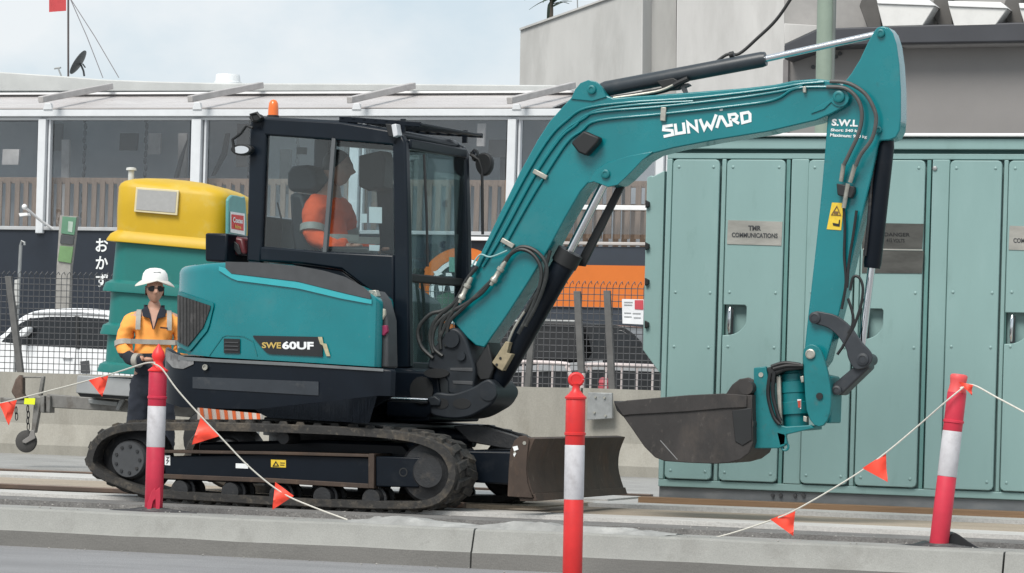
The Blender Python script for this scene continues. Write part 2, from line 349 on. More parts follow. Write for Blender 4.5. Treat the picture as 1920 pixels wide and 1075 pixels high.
# ------------------------------------------------------------------ concrete barriers with mesh fence
YB = ground(100, 848, 0).y
bx = lambda u, v=760: YP(YB).at(u, v).x
BJ = [bx(-620), bx(-100), bx(560), bx(1078), bx(1700)]
bar = None
BLAB = ['concrete barrier at the left edge, behind the small jockey wheel of the trailer',
        'long concrete barrier behind the worker, the trailer and the rear of the excavator',
        'concrete barrier behind the excavator blade, steel plate bolted to its right end',
        'concrete barrier between the excavator bucket and the green cabinet, right of the steel plate']
for i in range(4):
    x0, x1 = BJ[i] + .012, BJ[i + 1] - .012
    t = thing('concrete_barrier', ((x0 + x1) / 2, YB + .3, 0), BLAB[i], 'barrier', 'concrete barriers along the site')
    b = MB(); prof = [(-.0, -.03), (0, .075), (.15, .30), (.21, .845), (.39, .845), (.45, .30), (.60, .075), (.60, -.03)]
    n = max(3, int((x1 - x0) / .5)); rings = []
    for k in range(n + 1):
        x = x0 + (x1 - x0) * k / n; j = rng.uniform(-.004, .004)
        rings.append([V((x, YB + p[0] + j, p[1] + j)) for p in prof])
    b.loft(rings); b.build('body', BARC, t, smooth=20)
    if i in (1, 2):
        b = MB(); pb = YP(YB + .05)
        u0 = 1106 if i == 2 else 560
        b = MB(); xx = x1 if i == 2 else x1
        if i == 2:
            b.px(pb, [(1102, 736), (1147, 737), (1148, 785), (1100, 788)], .05); pe = b.build('joint_plate', GALV, t, bevel=.006)
            for (u, v) in ((1117, 745), (1134, 746), (1115, 774), (1136, 780)):
                q = pb.at(u, v); MB().cyl(q + V((0, -.02, 0)), q + V((0, .01, 0)), .011, 8).build('bolt', ZINC, pe)
MESHM = mat('fence_wire', (.13, .13, .135), .5, metal=.5, var=.2)
POSTM = mat('fence_post', (.12, .118, .115), .6, metal=.2, var=.2, scale=10)
def mesh_fence(u0, u1, label, posts, ztop=1.93):
    x0, x1 = bx(u0), bx(u1); Yf = YB + .30
    t = thing('mesh_fence', ((x0 + x1) / 2, Yf, .84), label, 'fence', 'mesh fences on the concrete barriers')
    b = MB(); sp = .066; n = int((x1 - x0) / sp); r = .0042
    for k in range(n + 1):
        x = x0 + k * sp; b.tube([(x, Yf, .84), (x, Yf, ztop - .05), (x + .02, Yf - .035, ztop - .02), (x + .035, Yf - .01, ztop + .01), (x + .03, Yf + .03, ztop - .02)], r, 4)
    for z in [.88 + .066 * j for j in range(16)]: b.tube([(x0, Yf + .006, z), (x1, Yf + .006, z)], r * (1.5 if j_even(z) else 1.0), 4)
    b.build('wire_mesh', MESHM, t, smooth=0)
    for (pu0, pv0, pu1, pv1, wpx) in posts:
        pp = YP(Yf - .05); b = MB(); b.px(pp, [(pu0 - wpx / 2, pv0), (pu0 + wpx / 2, pv0), (pu1 + wpx / 2, pv1), (pu1 - wpx / 2, pv1)], .05)
        b.build('post', POSTM, t, bevel=.004)
    return t
def j_even(z): return False
mesh_fence(-240, 470, 'dark wire mesh fence in front of the white car, its post leaning left', [(14, 518, 42, 742, 11)])
mesh_fence(560, 1245, 'wire mesh fence in front of the dark pickup, two upright grey posts', [(1081, 546, 1089, 700, 12), (1137, 545, 1147, 735, 12), (997, 612, 988, 728, 11)])
# white crowd-control barriers seen through the mesh
PINKW = mat('pinkish_white_tube', (.78, .68, .66), .5, var=.1)
def crowd(label, ua, ub, vtop, curl_left, curl_right):
    pl = YP(YB + .75); y0 = 742
    A = pl.at(ua, vtop); Bq = pl.at(ub, vtop + (ub - ua) * .03)
    t = thing('crowd_barrier', ((A.x + Bq.x) / 2, A.y, 0), label, 'barrier', 'white crowd barriers behind the fence')
    path = []
    if curl_left: path += [(ua + 2, 715), (ua + 3, vtop + 22), (ua + 9, vtop + 9)]
    path += [(ua + (22 if curl_left else 0), vtop), (ub - (22 if curl_right else 0), vtop + (ub - ua) * .03)]
    if curl_right: path += [(ub - 9, vtop + 13), (ub - 3, vtop + 27), (ub - 1, 722)]
    P = [pl.at(u, v) for u, v in cm2(path, 4)]
    lo = [V((P[0].x, P[0].y, .12))] if curl_left else []; hi = [V((P[-1].x, P[-1].y, .12))] if curl_right else []
    MB().tube(lo + P + hi, .023, 8).build('frame', PINKW, t)
    n = int((ub - ua) / 30)
    for k in range(n):
        u = ua + 18 + k * (ub - ua - 26) / n; p = pl.at(u, vtop + (u - ua) * .03)
        MB().tube([(p.x, p.y, .14), p], .011, 6).build('bar', PINKW, t)
    MB().tube([(A.x + .05, A.y, .14), (Bq.x - .05, A.y, .14)], .015, 6).build('bottom_rail', PINKW, t)
crowd('white tubular crowd barrier with rounded right end, behind the fence left of the red bollard', 880, 1072, 676, False, True)
crowd('white tubular crowd barrier with rounded left end, behind the fence right of the red bollard', 1090, 1290, 684, True, False)

# loose gravel and grit along the kerb and between the strips
b = MB(); rs = random.Random(11)
for k in range(420):
    x = rs.uniform(-14.5, -1.5); y = YK + abs(rs.gauss(0, .9)) + .03 if k % 4 else YK - .08 - abs(rs.gauss(0, .12)); z = .004 if y > YK else -.232
    r_ = rs.uniform(.004, .011); a = rs.uniform(0, 6.3); px_, py_ = V((math.cos(a), math.sin(a), 0)), V((-math.sin(a), math.cos(a), 0)); c = V((x, y, z))
    vs = [c + px_ * r_, c + py_ * r_ * .8, c - px_ * r_ * .9, c - py_ * r_ * .7, c + V((0, 0, r_ * .8)) + px_ * r_ * .2, c - V((0, 0, r_ * .3))]
    b.add(vs, [[0, 1, 4], [1, 2, 4], [2, 3, 4], [3, 0, 4], [1, 0, 5], [2, 1, 5], [3, 2, 5], [0, 3, 5]])
tag(b.build('gravel', mat('gravel_stone', (.27, .26, .245), .9, var=.5, scale=25), smooth=0), 'loose grey gravel scattered along both sides of the kerb', 'gravel', kind='stuff')
# ================================================================== the excavator
P1 = YP(YTN)
c0 = P1.at(512, 880); TW = 1.96
CX = P1.at(510, 890).x
CTR = V((CX, YTN + TW / 2, 0))
EX = thing('excavator', (CTR.x, CTR.y, 0), 'teal and black mini excavator on rubber tracks with a bucket on its folded boom', 'excavator')
# ---- tracks
OUT = [(157, 872), (162, 838), (178, 813), (205, 797), (240, 789), (300, 788), (390, 788), (480, 790), (570, 793), (660, 797), (735, 803), (790, 813), (832, 832), (854, 862), (860, 893), (849, 925), (826, 948), (790, 959), (720, 960), (620, 957), (520, 953), (420, 947), (340, 942), (275, 936), (222, 918), (180, 899)]
outp = [P1.at(u, v) for u, v in cm2(OUT, 5, True)]
def dense(P, step):
    Q = P + [P[0]]; out = []; acc = 0.0; nxt = 0.0
    for a, b in zip(Q[:-1], Q[1:]):
        l = (b - a).length
        while nxt <= acc + l - 1e-9:
            out.append(a.lerp(b, (nxt - acc) / l)); nxt += step
        acc += l
    return out
per = sum((a - b).length for a, b in zip(outp, outp[1:] + outp[:1]))
NT = 48; path = dense(outp, per / (NT * 2) + 1e-6)[:NT * 2]
def normal_at(P, i):
    n = len(P); t = (P[(i + 1) % n] - P[(i - 1) % n]).normalized(); return V((-t.z, 0, t.x)) if True else None
cen = sum(path, V((0, 0, 0))) / len(path)
def outward(P, i):
    nn = normal_at(P, i); return nn if nn.dot(P[i] - cen) > 0 else -nn
def make_track(dy, first):
    trk = MB(); rings = []; n = len(path)
    for i in range(n):
        o = outward(path, i); p = path[i] + V((0, dy, 0)) - o * .014; q = p - o * .056
        w0, w1 = V((0, .0, 0)), V((0, .40, 0))
        rings.append([p + w0 - o * .008, p + V((0, .012, 0)), p + w1 - V((0, .012, 0)), p + w1 - o * .008, q + w1, q + w0])
    rings.append(rings[0]); trk.loft(rings, cap=False); t = trk.build('rubber_track', RUBBER, EX, smooth=50, dbl=1e-5)
    # drive lugs on the outside: chevron-like half-width blocks, staggered
    for side in (0, 1):
        for k in range(NT):
            i = (2 * k + side) % n; o = outward(path, i); tt = (path[(i + 1) % n] - path[(i - 1) % n]).normalized()
            p = path[i] + V((0, dy, 0)) - o * .017; y0, y1 = (.035, .235) if side == 0 else (.165, .365)
            h = .021 if k % 3 else .018; l0, l1 = .034, .022; sk_ = .018 * (1 if side == 0 else -1)
            b = MB()
            vs = []
            for yy, s_ in ((y0, sk_), (y1, -sk_)):
                for e_, hh, ll in ((-1, 0, l0), (1, 0, l0), (1, h, l1), (-1, h, l1)):
                    vs.append(p + V((0, yy, 0)) + tt * (e_ * ll + s_) + o * hh)
            b.add(vs, [[0, 1, 2, 3], [7, 6, 5, 4], [0, 4, 5, 1], [1, 5, 6, 2], [2, 6, 7, 3], [3, 7, 4, 0]])
            b.build('track_lug', RUBBER, t, smooth=0)
    return t
make_track(0, True); make_track(TW - .40, False)
for dy in (0, TW - .40):
    py = P1.off(dy)
    fr = MB(); g = lambda pts, y0, y1, mb: mb.prism([P1.at(u, v) + V((0, dy + y0, 0)) for u, v in pts], V((0, y1 - y0, 0)))
    g([(300, 856), (500, 851), (690, 858), (690, 912), (500, 908), (300, 900)], .07, .33, fr)
    fr.build('track_frame', NAVY, EX, bevel=.01)
    fl = MB()
    g([(300, 844), (500, 847), (692, 852), (692, 858), (500, 853), (300, 850)], .045, .34, fl)
    g([(300, 889), (500, 897), (692, 908), (692, 917), (500, 906), (300, 898)], .045, .34, fl)
    fl.build('frame_flange', STEEL, EX, bevel=.004)
    ye = MB(); g([(686, 851), (697, 851), (697, 917), (686, 916)], .04, .35, ye); ye.build('stiffener', STEEL, EX, bevel=.004)
    ye = MB(); g(cm2([(698, 856), (784, 858), (787, 863), (787, 905), (778, 915), (698, 913)], 1), .06, .34, ye)
    eb = ye.build('idler_yoke', NAVY, EX, bevel=.008)
    q = P1.at(750, 886) + V((0, dy + .058, 0)); MB().lathe(q + V((0, .004, 0)), (0, -1, 0), [(0, .030), (.004, .030), (.004, .022), (-.02, .02)], 14).build('adjuster_hole', BLACK, eb)
    def wheel(u, v, r, name, prof, m=IRON):
        p = P1.at(u, v) + V((0, dy + .05, 0)); return MB().lathe(p, (0, 1, 0), prof, 28).build(name, m, EX)
    wheel(235, 862, .2, 'drive_wheel', [(.0, .05), (.0, .115), (.02, .135), (.05, .14), (.06, .17), (.09, .235), (.22, .235), (.25, .15), (.30, .1)])
    hb = wheel(235, 862, .2, 'hub_cover', [(-.012, .03), (-.012, .118), (.006, .128), (.03, .13)], TRIM)
    for k in range(9):
        a = 2 * math.pi * k / 9; p = P1.at(235, 862) + V((math.cos(a) * .09, dy + .03, math.sin(a) * .09)); MB().cyl(p, p + V((0, .02, 0)), .011, 8).build('bolt', IRON, hb)
    wheel(797, 886, .2, 'idler_wheel', [(.0, .04), (.0, .1), (.02, .12), (.03, .19), (.06, .215), (.09, .2), (.21, .2), (.24, .215), (.27, .19), (.3, .1)])
    for u, v in ((330, 919), (425, 923), (515, 928), (598, 932), (690, 936)):
        wheel(u, v, .07, 'track_roller', [(.0, .03), (.0, .062), (.06, .07), (.065, .085), (.085, .085), (.09, .06), (.2, .06), (.205, .085), (.225, .085), (.23, .07), (.29, .06)])
    wheel(520, 822, .05, 'carrier_roller', [(.05, .02), (.05, .04), (.25, .04), (.25, .02)])
# stickers on the near frame
def sticker(pl, pts, m, name, parent, t=.002, off=-.003):
    b = MB(); b.px(pl, pts, t, off); return b.build(name, m, parent, smooth=0)
pf = P1.off(.07)
sticker(pf, [(508, 862), (536, 863), (536, 877), (508, 876)], YEL, 'warning_sticker', EX)
b = MB(); b.ribbon(pf, [(512, 874), (517, 866), (522, 874)], 1.6, off=-.006, closed=True); b.ribbon(pf, [(525, 868), (534, 868.5)], 1.2, off=-.006); b.ribbon(pf, [(525, 872), (533, 872.5)], 1.2, off=-.006)
b.build('warning_print', BLACK, EX, smooth=0)
sticker(pf, [(442, 869), (465, 870), (465, 879), (442, 878)], LETTER, 'white_sticker', EX)
sticker(pf, [(309, 854), (319, 854), (319, 873), (309, 872)], LETTER, 'white_sticker', EX)
b = MB(); b.ribbon(pf, [(312, 858), (316, 858), (312, 864), (316, 864), (312, 870)], 1.3, off=-.006); b.build('sticker_print', TRIM, EX, smooth=0)
# car body between the tracks
b = MB(); b.prism([P1.at(u, v) + V((0, .35, 0)) for u, v in [(330, 830), (560, 826), (720, 832), (735, 850), (735, 905), (560, 900), (330, 890)]], V((0, TW - .7, 0)))
b.build('undercarriage', NAVY, EX, bevel=.02)
MB().lathe((CTR.x, CTR.y, P1.at(520, 835).z), (0, 0, 1), [(0, .42), (.05, .42), (.05, .46), (.12, .46), (.12, .40), (.17, .40)], 36).build('slew_ring', IRON, EX)
# ---- blade: arms, cylinder and the curved mouldboard across the front
xt, zt = None, None
def npx(u, v): return P1.at(u, v)
fx = [(1003, 936), (993, 905), (989, 880), (992, 852), (1003, 823)]                       # face, near end
bk = [(985, 820), (975, 850), (972, 880), (974, 905), (972, 934)]
pf_ = [npx(u, v) for u, v in cm2(fx, 4)]; pb_ = [npx(u, v) for u, v in cm2(bk, 4)]
b = MB(); b.prism(pf_ + pb_, V((0, TW, 0))); bl = b.build('blade', STEEL, EX, bevel=.004)
b = MB(); b.prism([npx(u, v) for u, v in [(1003, 926), (1007, 940), (975, 940), (973, 932)]], V((0, TW, 0))); b.build('cutting_edge', STEEL, bl, bevel=.003)
b = MB(); b.prism([npx(u, v) + V((0, -.016, 0)) for u, v in [(953, 931), (955, 880), (958, 845), (966, 826), (976, 818), (988, 817), (993, 826), (990, 850), (988, 880), (990, 905), (1000, 934)]], V((0, .016, 0))); b.build('end_plate', STEEL, bl, bevel=.003)
b = MB(); q = npx(985, 831) + V((0, -.02, 0)); b.cyl(q, q + V((0, .01, 0)), .012, 12); q = npx(967, 849) + V((0, -.02, 0)); b.cyl(q, q + V((0, .01, 0)), .008, 12); b.build('pin', ZINC, bl)
b = MB(); b.prism([npx(u, v) + V((0, -.021, 0)) for u, v in [(963, 838), (972, 836), (974, 843), (966, 846)]], V((0, .004, 0))); b.prism([npx(u, v) + V((0, -.021, 0)) for u, v in [(964, 851), (970, 850), (966, 857)]], V((0, .004, 0))); b.build('scraped_print', LETTER, bl, smooth=0)
for y0 in (.48, 1.30):
    b = MB(); b.prism([npx(u, v) + V((0, y0, 0)) for u, v in [(690, 850), (800, 846), (905, 848), (952, 852), (956, 905), (905, 912), (800, 905), (690, 900)]], V((0, .14, 0)))
    b.build('blade_arm', NAVY, EX, bevel=.012)
b = MB(); b.prism([npx(u, v) + V((0, .62, 0)) for u, v in [(905, 860), (955, 855), (955, 905), (905, 908)]], V((0, .68, 0))); b.build('cross_beam', NAVY, EX, bevel=.012)
a0, a1, a2 = npx(700, 835), npx(800, 842), npx(955, 862)
yy = V((0, .92, 0)); a0 = npx(690, 812) + yy; a1 = npx(800, 826) + yy; a2 = npx(922, 846) + yy
MB().cyl(a0, a1, .055, 18).build('blade_cylinder', NAVY, EX); MB().cyl(a1, a2, .026, 14).build('blade_rod', CHROME, EX)
b = MB(); b.prism([npx(u, v) + V((0, .80, 0)) for u, v in [(770, 800), (815, 797), (880, 815), (925, 832), (920, 850), (860, 842), (800, 830)]], V((0, .035, 0))); b.prism([npx(u, v) + V((0, 1.02, 0)) for u, v in [(770, 800), (815, 797), (880, 815), (925, 832), (920, 850), (860, 842), (800, 830)]], V((0, .035, 0)))
b.build('cylinder_guard', IRON, EX, bevel=.006)

# ---- upper structure: local frame (s forward, l to the machine's right = towards the camera)
AU = PHI - R(26.0)
Fv = V((math.cos(AU), math.sin(AU), 0)); Rv = V((math.sin(AU), -math.cos(AU), 0))
def U(s, l, z): return CTR + Fv * s + Rv * l + V((0, 0, z))
PR = Pl(U(0, .93, 0), AU)                                # right-hand side plane
def outline(front, rear, half, rc, lat_left=None, n=10, rf=.05, tail=None):
    """plan of the body: from the front right corner back along the right side, round the tail, to the front left"""
    hl = lat_left if lat_left is not None else half
    pts = [(front, half - rf), (front - rf * .3, half - rf * .3), (front - rf, half)]
    for k in range(26): pts.append((front - rf - (front - rf + rear - rc) * (k + 1) / 26, half))
    pts += [(-rear + rc + rc * math.cos(R(90 + 90 * k / n)), half - rc + rc * math.sin(R(90 + 90 * k / n))) for k in range(1, n + 1)]
    pts += [(-rear + rc + rc * math.cos(R(180 + 90 * k / n)), -hl + rc + rc * math.sin(R(180 + 90 * k / n))) for k in range(n + 1)]
    pts += tail or [(front, -hl)]
    return pts
def interp(tab, u):
    if u <= tab[0][0]: return tab[0][1]
    for (a, va), (b_, vb) in zip(tab, tab[1:]):
        if u <= b_: return va + (vb - va) * (u - a) / (b_ - a)
    return tab[-1][1]
def z_on(x, y, vtab, z0=1.0):
    z = z0
    for _ in range(4):
        u, v = proj((x, y, z)); d = (V((x, y, z)) - CAM).dot(fwd); z += (v - interp(vtab, u)) * d / F
    return z
def curtain_body(name, ol, top, bot, m, r=.03, inset=.02, crown=0.0, parent=EX, steps=4):
    rings = [[], []] + [[] for _ in range(steps)]
    n = len(ol); cxs = sum(p[0] for p in ol) / n; cls = sum(p[1] for p in ol) / n
    half = n * .5
    for i, (s, l) in enumerate(ol):
        sl = abs(l) if l < 0 else l
        ref = U(s, max(l, abs(l)) if True else l, 0)
        zt_ = z_on(ref.x, ref.y, top); zb_ = z_on(ref.x, ref.y, bot)
        rings[0].append(U(s, l, zb_)); rings[1].append(U(s, l, zt_ - r))
        d = V((cxs - s, cls - l, 0)).normalized()
        for k in range(steps):
            a = R(90) * (k + 1) / steps
            ins = r * (1 - math.cos(a)) * 1.0; rings[2 + k].append(U(s + d.x * ins, l + d.y * ins, zt_ - r + r * math.sin(a)))
    b = MB(); b.loft(rings); return b.build(name, m, parent, smooth=35)
SK_TOP = [(300, 646), (318, 655), (335, 670), (400, 674), (560, 682), (720, 692), (900, 700)]
SK_BOT = [(300, 752), (340, 764), (486, 768), (493, 783), (690, 794), (697, 794), (703, 742), (900, 748)]
ol1 = outline(.97, .995, .93, .50, tail=[(.42, -.93), (.50, -.88), (.55, .20), (.60, .80), (.94, .84), (.97, .88)])
curtain_body('counterweight_skirt', ol1, SK_TOP, SK_BOT, NAVY, r=.02)
HD_TOP = [(330, 503), (340, 499), (375, 494), (425, 491), (500, 493), (560, 498), (610, 507), (650, 519), (690, 540), (712, 556)]
HD_BOT = [(300, 656), (335, 662), (400, 670), (560, 679), (720, 689)]
ol2 = outline(.83, .915, .905, .50, lat_left=.90)
olh = [p for p in ol2]
# the hood: right half only, up to the cab
nR = 29 + 10
right = ol2[:nR + 1]
hood_ol = right + [(ol2[nR][0], -.86)] + [(-.30, -.86), (-.30, .06), (.50, .06), (.50, .80), (.81, .80), (.83, .82)]
hood = curtain_body('engine_hood', hood_ol, HD_TOP, HD_BOT, TEAL, r=.055, steps=5)
# patches that follow the body's curved side
def side_hit(ol, u, v, out=.006):
    d = ray(u, v); best = None
    for (a, b_) in zip(ol, ol[1:]):
        A, B = U(a[0], a[1], 0), U(b_[0], b_[1], 0); e = B - A
        den = d.x * (-e.y) + d.y * e.x
        if abs(den) < 1e-9: continue
        w_ = A - CAM; t = (w_.x * (-e.y) + w_.y * e.x) / den; s_ = (d.x * w_.y - d.y * w_.x) / den
        if t > 0 and -1e-4 <= s_ <= 1.0001 and (best is None or t < best[0]):
            nrm = V((e.y, -e.x, 0)).normalized()
            if nrm.dot(d) > 0: nrm = -nrm
            best = (t, nrm)
    if best is None: return None
    return CAM + d * best[0] + best[1] * out
def patch(name, ol, top, bot, u0, u1, m, out=.006, n=16, parent=None, depth=.004):
    fr_, bk_ = [], []
    for k in range(n + 1):
        u = u0 + (u1 - u0) * k / n
        a, b_ = side_hit(ol, u, interp(top, u), out), side_hit(ol, u, interp(bot, u), out)
        a2, b2 = side_hit(ol, u, interp(top, u), out - depth), side_hit(ol, u, interp(bot, u), out - depth)
        if a is None or b_ is None: continue
        fr_.append([a, b_, b2, a2])
    if len(fr_) < 2: return None
    mb = MB(); mb.loft(fr_); return mb.build(name, m, parent or hood, smooth=35)
GRILLE = mat('grille_mesh', (.034, .032, .031), .5, var=.35, scale=40, dirt=((.15, .14, .14), .5, 6, .56))
vt, vb = [(336, 553), (398, 574)], [(336, 640), (356, 650), (384, 614), (398, 576)]
patch('vent_surround', ol2, [(334, 545), (403, 569)], [(334, 647), (358, 660), (392, 618), (403, 571)], 337, 402, TEALD, .012, parent=hood)
vent = patch('vent_grille', ol2, vt, vb, 338, 397, GRILLE, .020, parent=hood, depth=.01)
for k in range(9):
    u = 342 + k * 6; patch('grille_bar', ol2, [(u, interp(vt, u))], [(u, interp(vb, u))], u, u + .8, BLACK, .022, n=1, parent=hood)
# dark top panel along the upper edge of the hood, with the lit bevel painted in lighter teal under it
patch('hood_shoulder', ol2, [(415, 500), (425, 503), (436, 514), (560, 529), (640, 549), (694, 562)], [(405, 503), (425, 516), (442, 526), (560, 541), (640, 560), (700, 571)], 412, 697, mat('teal_bevel_lit', (.03, .36, .40), .35, var=.06, coat=.3), .012, n=24)
pt_ = [(424, 491), (500, 493.5), (560, 499), (610, 508), (650, 520), (690, 542), (696, 552)]
patch('hood_top_panel', ol2, pt_, [(424, 502), (434, 513), (560, 528), (640, 548), (696, 561)], 425, 695, TRIM, .016, n=24)
patch('side_vent', ol2, [(420, 635), (452, 636)], [(420, 662), (452, 663)], 421, 451, BLACK, .010, n=3)
for k in range(3): patch('vent_slat', ol2, [(420, 641 + k * 7), (452, 642 + k * 7)], [(420, 643 + k * 7), (452, 644 + k * 7)], 423, 449, TRIM, .016, n=3)
b = MB(); pS = PR.off(.025)
def bend_ribbon(pts, wpx, m, name): 
    mb = MB(); mb.ribbon(pS, pts, wpx, t=.003, off=-.004); return mb.build(name, m, hood, smooth=0)
bend_ribbon([(392, 667), (417, 632), (424, 629), (456, 631), (474, 640), (482, 668)], 1.6, TEALD, 'panel_seam')
badge = patch('name_badge', ol2, [(475, 629.5), (597, 632)], [(475, 631), (500, 661), (506, 664), (608, 669)], 476, 606, mat('badge_black', (.016, .018, .020), .35, var=.1), .010, n=20)
GOLDF = mat('gold_flash', (.42, .38, .24), .4, var=.2, scale=60)
mb = MB(); mb.px(pS, [(596, 632), (604, 632), (606, 644), (612, 645), (619, 668), (612, 668), (605, 648), (600, 645)], .003, -.012); mb.build('badge_flash', GOLDF, hood, smooth=0)
# lettering helper: the built-in font fitted into four picture corners
def text_px(s, pl, quad, m, name, parent, off=-.006, thick=0.0, t=.002, shear=0.0):
    cu_ = bpy.data.curves.new(name, 'FONT'); cu_.body = s; cu_.size = 1; cu_.offset = thick; cu_.shear = shear; cu_.resolution_u = 3
    to = bpy.data.objects.new(name, cu_); COL.objects.link(to); bpy.context.view_layer.update()
    me = bpy.data.meshes.new_from_object(to.evaluated_get(bpy.context.evaluated_depsgraph_get()))
    bpy.data.objects.remove(to); bpy.data.curves.remove(cu_)
    xs = [q.co.x for q in me.vertices]; ys = [q.co.y for q in me.vertices]
    x0, x1, y0, y1 = min(xs), max(xs), min(ys), max(ys); A, B, C, D = [V((q[0], q[1], 0)) for q in quad]   # tl, tr, br, bl
    vs = []
    for q in me.vertices:
        a = (q.co.x - x0) / (x1 - x0); c = (q.co.y - y0) / (y1 - y0)
        p = D.lerp(C, a).lerp(A.lerp(B, a), c); vs.append(pl.at(p.x, p.y, off))
    mb = MB(); mb.add(vs, [list(f.vertices) for f in me.polygons]); bpy.data.meshes.remove(me)
    return mb.build(name, m, parent, smooth=0)
text_px('SWE', pS, [(491, 642), (527, 642), (527, 654), (491, 653)], mat('gold_letters', (.50, .36, .10), .4, var=.15, scale=50), 'badge_letters', hood, off=-.013, thick=.03)
text_px('60UF', pS, [(529, 640), (588, 641), (588, 656), (529, 655)], LETTER, 'badge_letters', hood, off=-.013, thick=.04)
# recess strip with its highlight painted in, tie-down eye and worn corner on the skirt
patch('skirt_recess', ol1, [(368, 707), (600, 716)], [(358, 728), (600, 742)], 362, 598, mat('skirt_highlight', (.026, .032, .040), .45, var=.2, dirt=((.09, .09, .09), .4, 8, .55)), .006, n=14, parent=EX)
patch('skirt_ledge', ol1, [(330, 668), (400, 673), (560, 681), (722, 692)], [(330, 675), (400, 679), (560, 687), (722, 697)], 336, 720, mat('ledge_grey', (.14, .15, .155), .5, var=.2), .010, n=20, parent=EX)
patch('worn_corner', ol1, [(306, 652), (325, 662), (352, 671), (366, 674)], [(306, 668), (326, 690), (345, 692), (366, 682)], 309, 364, mat('worn_grey', (.20, .20, .20), .6, var=.3, scale=14, dirt=((.06, .06, .065), .7, 12, .5)), .007, n=14, parent=EX)
mb = MB(); q = side_hit(ol1, 387, 689, .012); mb.lathe(q, -PR.n, [(0, .020), (.01, .020), (.01, .013), (.004, .012)], 14); mb.build('plug', ZINC, EX)
# underside and swing-deck
def UB(pts, l0, l1, m, name, bev=.01, parent=EX):
    """prism from picture points in the plane at lateral position l0, running to lateral l1"""
    pl = Pl(U(0, l0, 0), AU); mb = MB(); mb.px(pl, pts, l0 - l1); return mb.build(name, m, parent, bevel=bev)
UB([(494, 782), (722, 797), (722, 804), (640, 800), (494, 791)], .80, -.85, BLACK, 'underbelly')
# rear box and red-brown things behind the hood, left of the cab
UB([(384, 437), (426, 438), (424, 492), (384, 490)], .02, -.30, NAVY, 'rear_cover', .015)
UB([(424, 440), (455, 446), (462, 478), (424, 480)], -.10, -.3, mat('dull_red', (.10, .018, .022), .4, var=.3), 'rear_lamp', .02)
UB([(426, 444), (446, 458), (452, 476), (446, 478), (434, 462)], -.08, -.1, IRON, 'lamp_bracket', .004)
# fuel corner trim between the hood and the cab
UB([(690, 545), (704, 546), (716, 562), (726, 600), (728, 690), (709, 690), (706, 612), (700, 572)], .80, .66, TRIM, 'side_trim', .012)
UB([(690, 545), (704, 544), (708, 556), (697, 559)], .83, .78, ZINC, 'latch', .004)
UB([(708, 584), (712, 577), (720, 580), (721, 590), (716, 600), (711, 597)], .82, .79, mat('pale_latch', (.5, .47, .38), .5), 'latch', .004)
UB([(712, 611), (724, 610), (726, 622), (719, 630), (712, 626)], .82, .79, mat('faded_red', (.24, .02, .07), .5), 'reflector', .004)
# ---- cab
LC0, LC1 = -.02, -1.0
PC = Pl(U(0, LC0, 0), AU)
def cab(pts, name, th=.07, bev=.014, m=CAB, l0=LC0, both=True):
    o = UB(pts, l0, l0 - th, m, name, bev)
    if both:
        pl = Pl(U(0, l0, 0), AU); mb = MB(); d = PC.n * (LC0 - LC1 - th)
        mb.prism([pl.at(u, v) + d for u, v in pts], pl.n * th); mb.build(name, m, EX, bevel=bev)
    return o
cab([(468, 232), (474, 224), (500, 223), (498, 262), (490, 466), (488, 492), (462, 490), (464, 380)], 'rear_pillar')
cab([(472, 224), (500, 221), (640, 229), (742, 246), (752, 256), (745, 276), (730, 272), (610, 262), (498, 254), (470, 250)], 'roof_rail')
cab([(488, 462), (600, 471), (738, 478), (738, 520), (736, 690), (715, 690), (712, 560), (640, 505), (560, 494), (486, 490)], 'side_panel', both=False)
mb = MB(); dd_ = PC.n * (LC0 - LC1 - .07); mb.prism([PC.at(u, v) + dd_ for u, v in [(488, 600), (738, 636), (738, 700), (488, 690)]], PC.n * .06); mb.build('door_panel', CAB, EX, bevel=.012)
cab([(735, 262), (752, 252), (760, 268), (764, 420), (766, 560), (768, 690), (738, 692), (738, 500), (737, 380)], 'front_pillar')
cab([(622, 256), (629, 256), (612, 474), (604, 474)], 'window_mullion', .03, .004, mat('mullion_grey', (.10, .105, .11), .45), both=False)
UB([(472, 224), (500, 219), (640, 226), (742, 243), (752, 256), (742, 262), (640, 246), (500, 238), (470, 240)], LC0 - .02, LC1 + .02, CAB, 'roof', .02)
UB([(486, 492), (560, 496), (640, 507), (712, 560), (736, 690), (760, 690), (760, 704), (700, 700), (480, 690)], LC0 - .03, LC1 + .03, NAVY, 'cab_floor', .01)
UB([(463, 400), (489, 405), (489, 490), (463, 490)], LC0 - .07, LC1 + .07, CAB, 'rear_panel', .01)
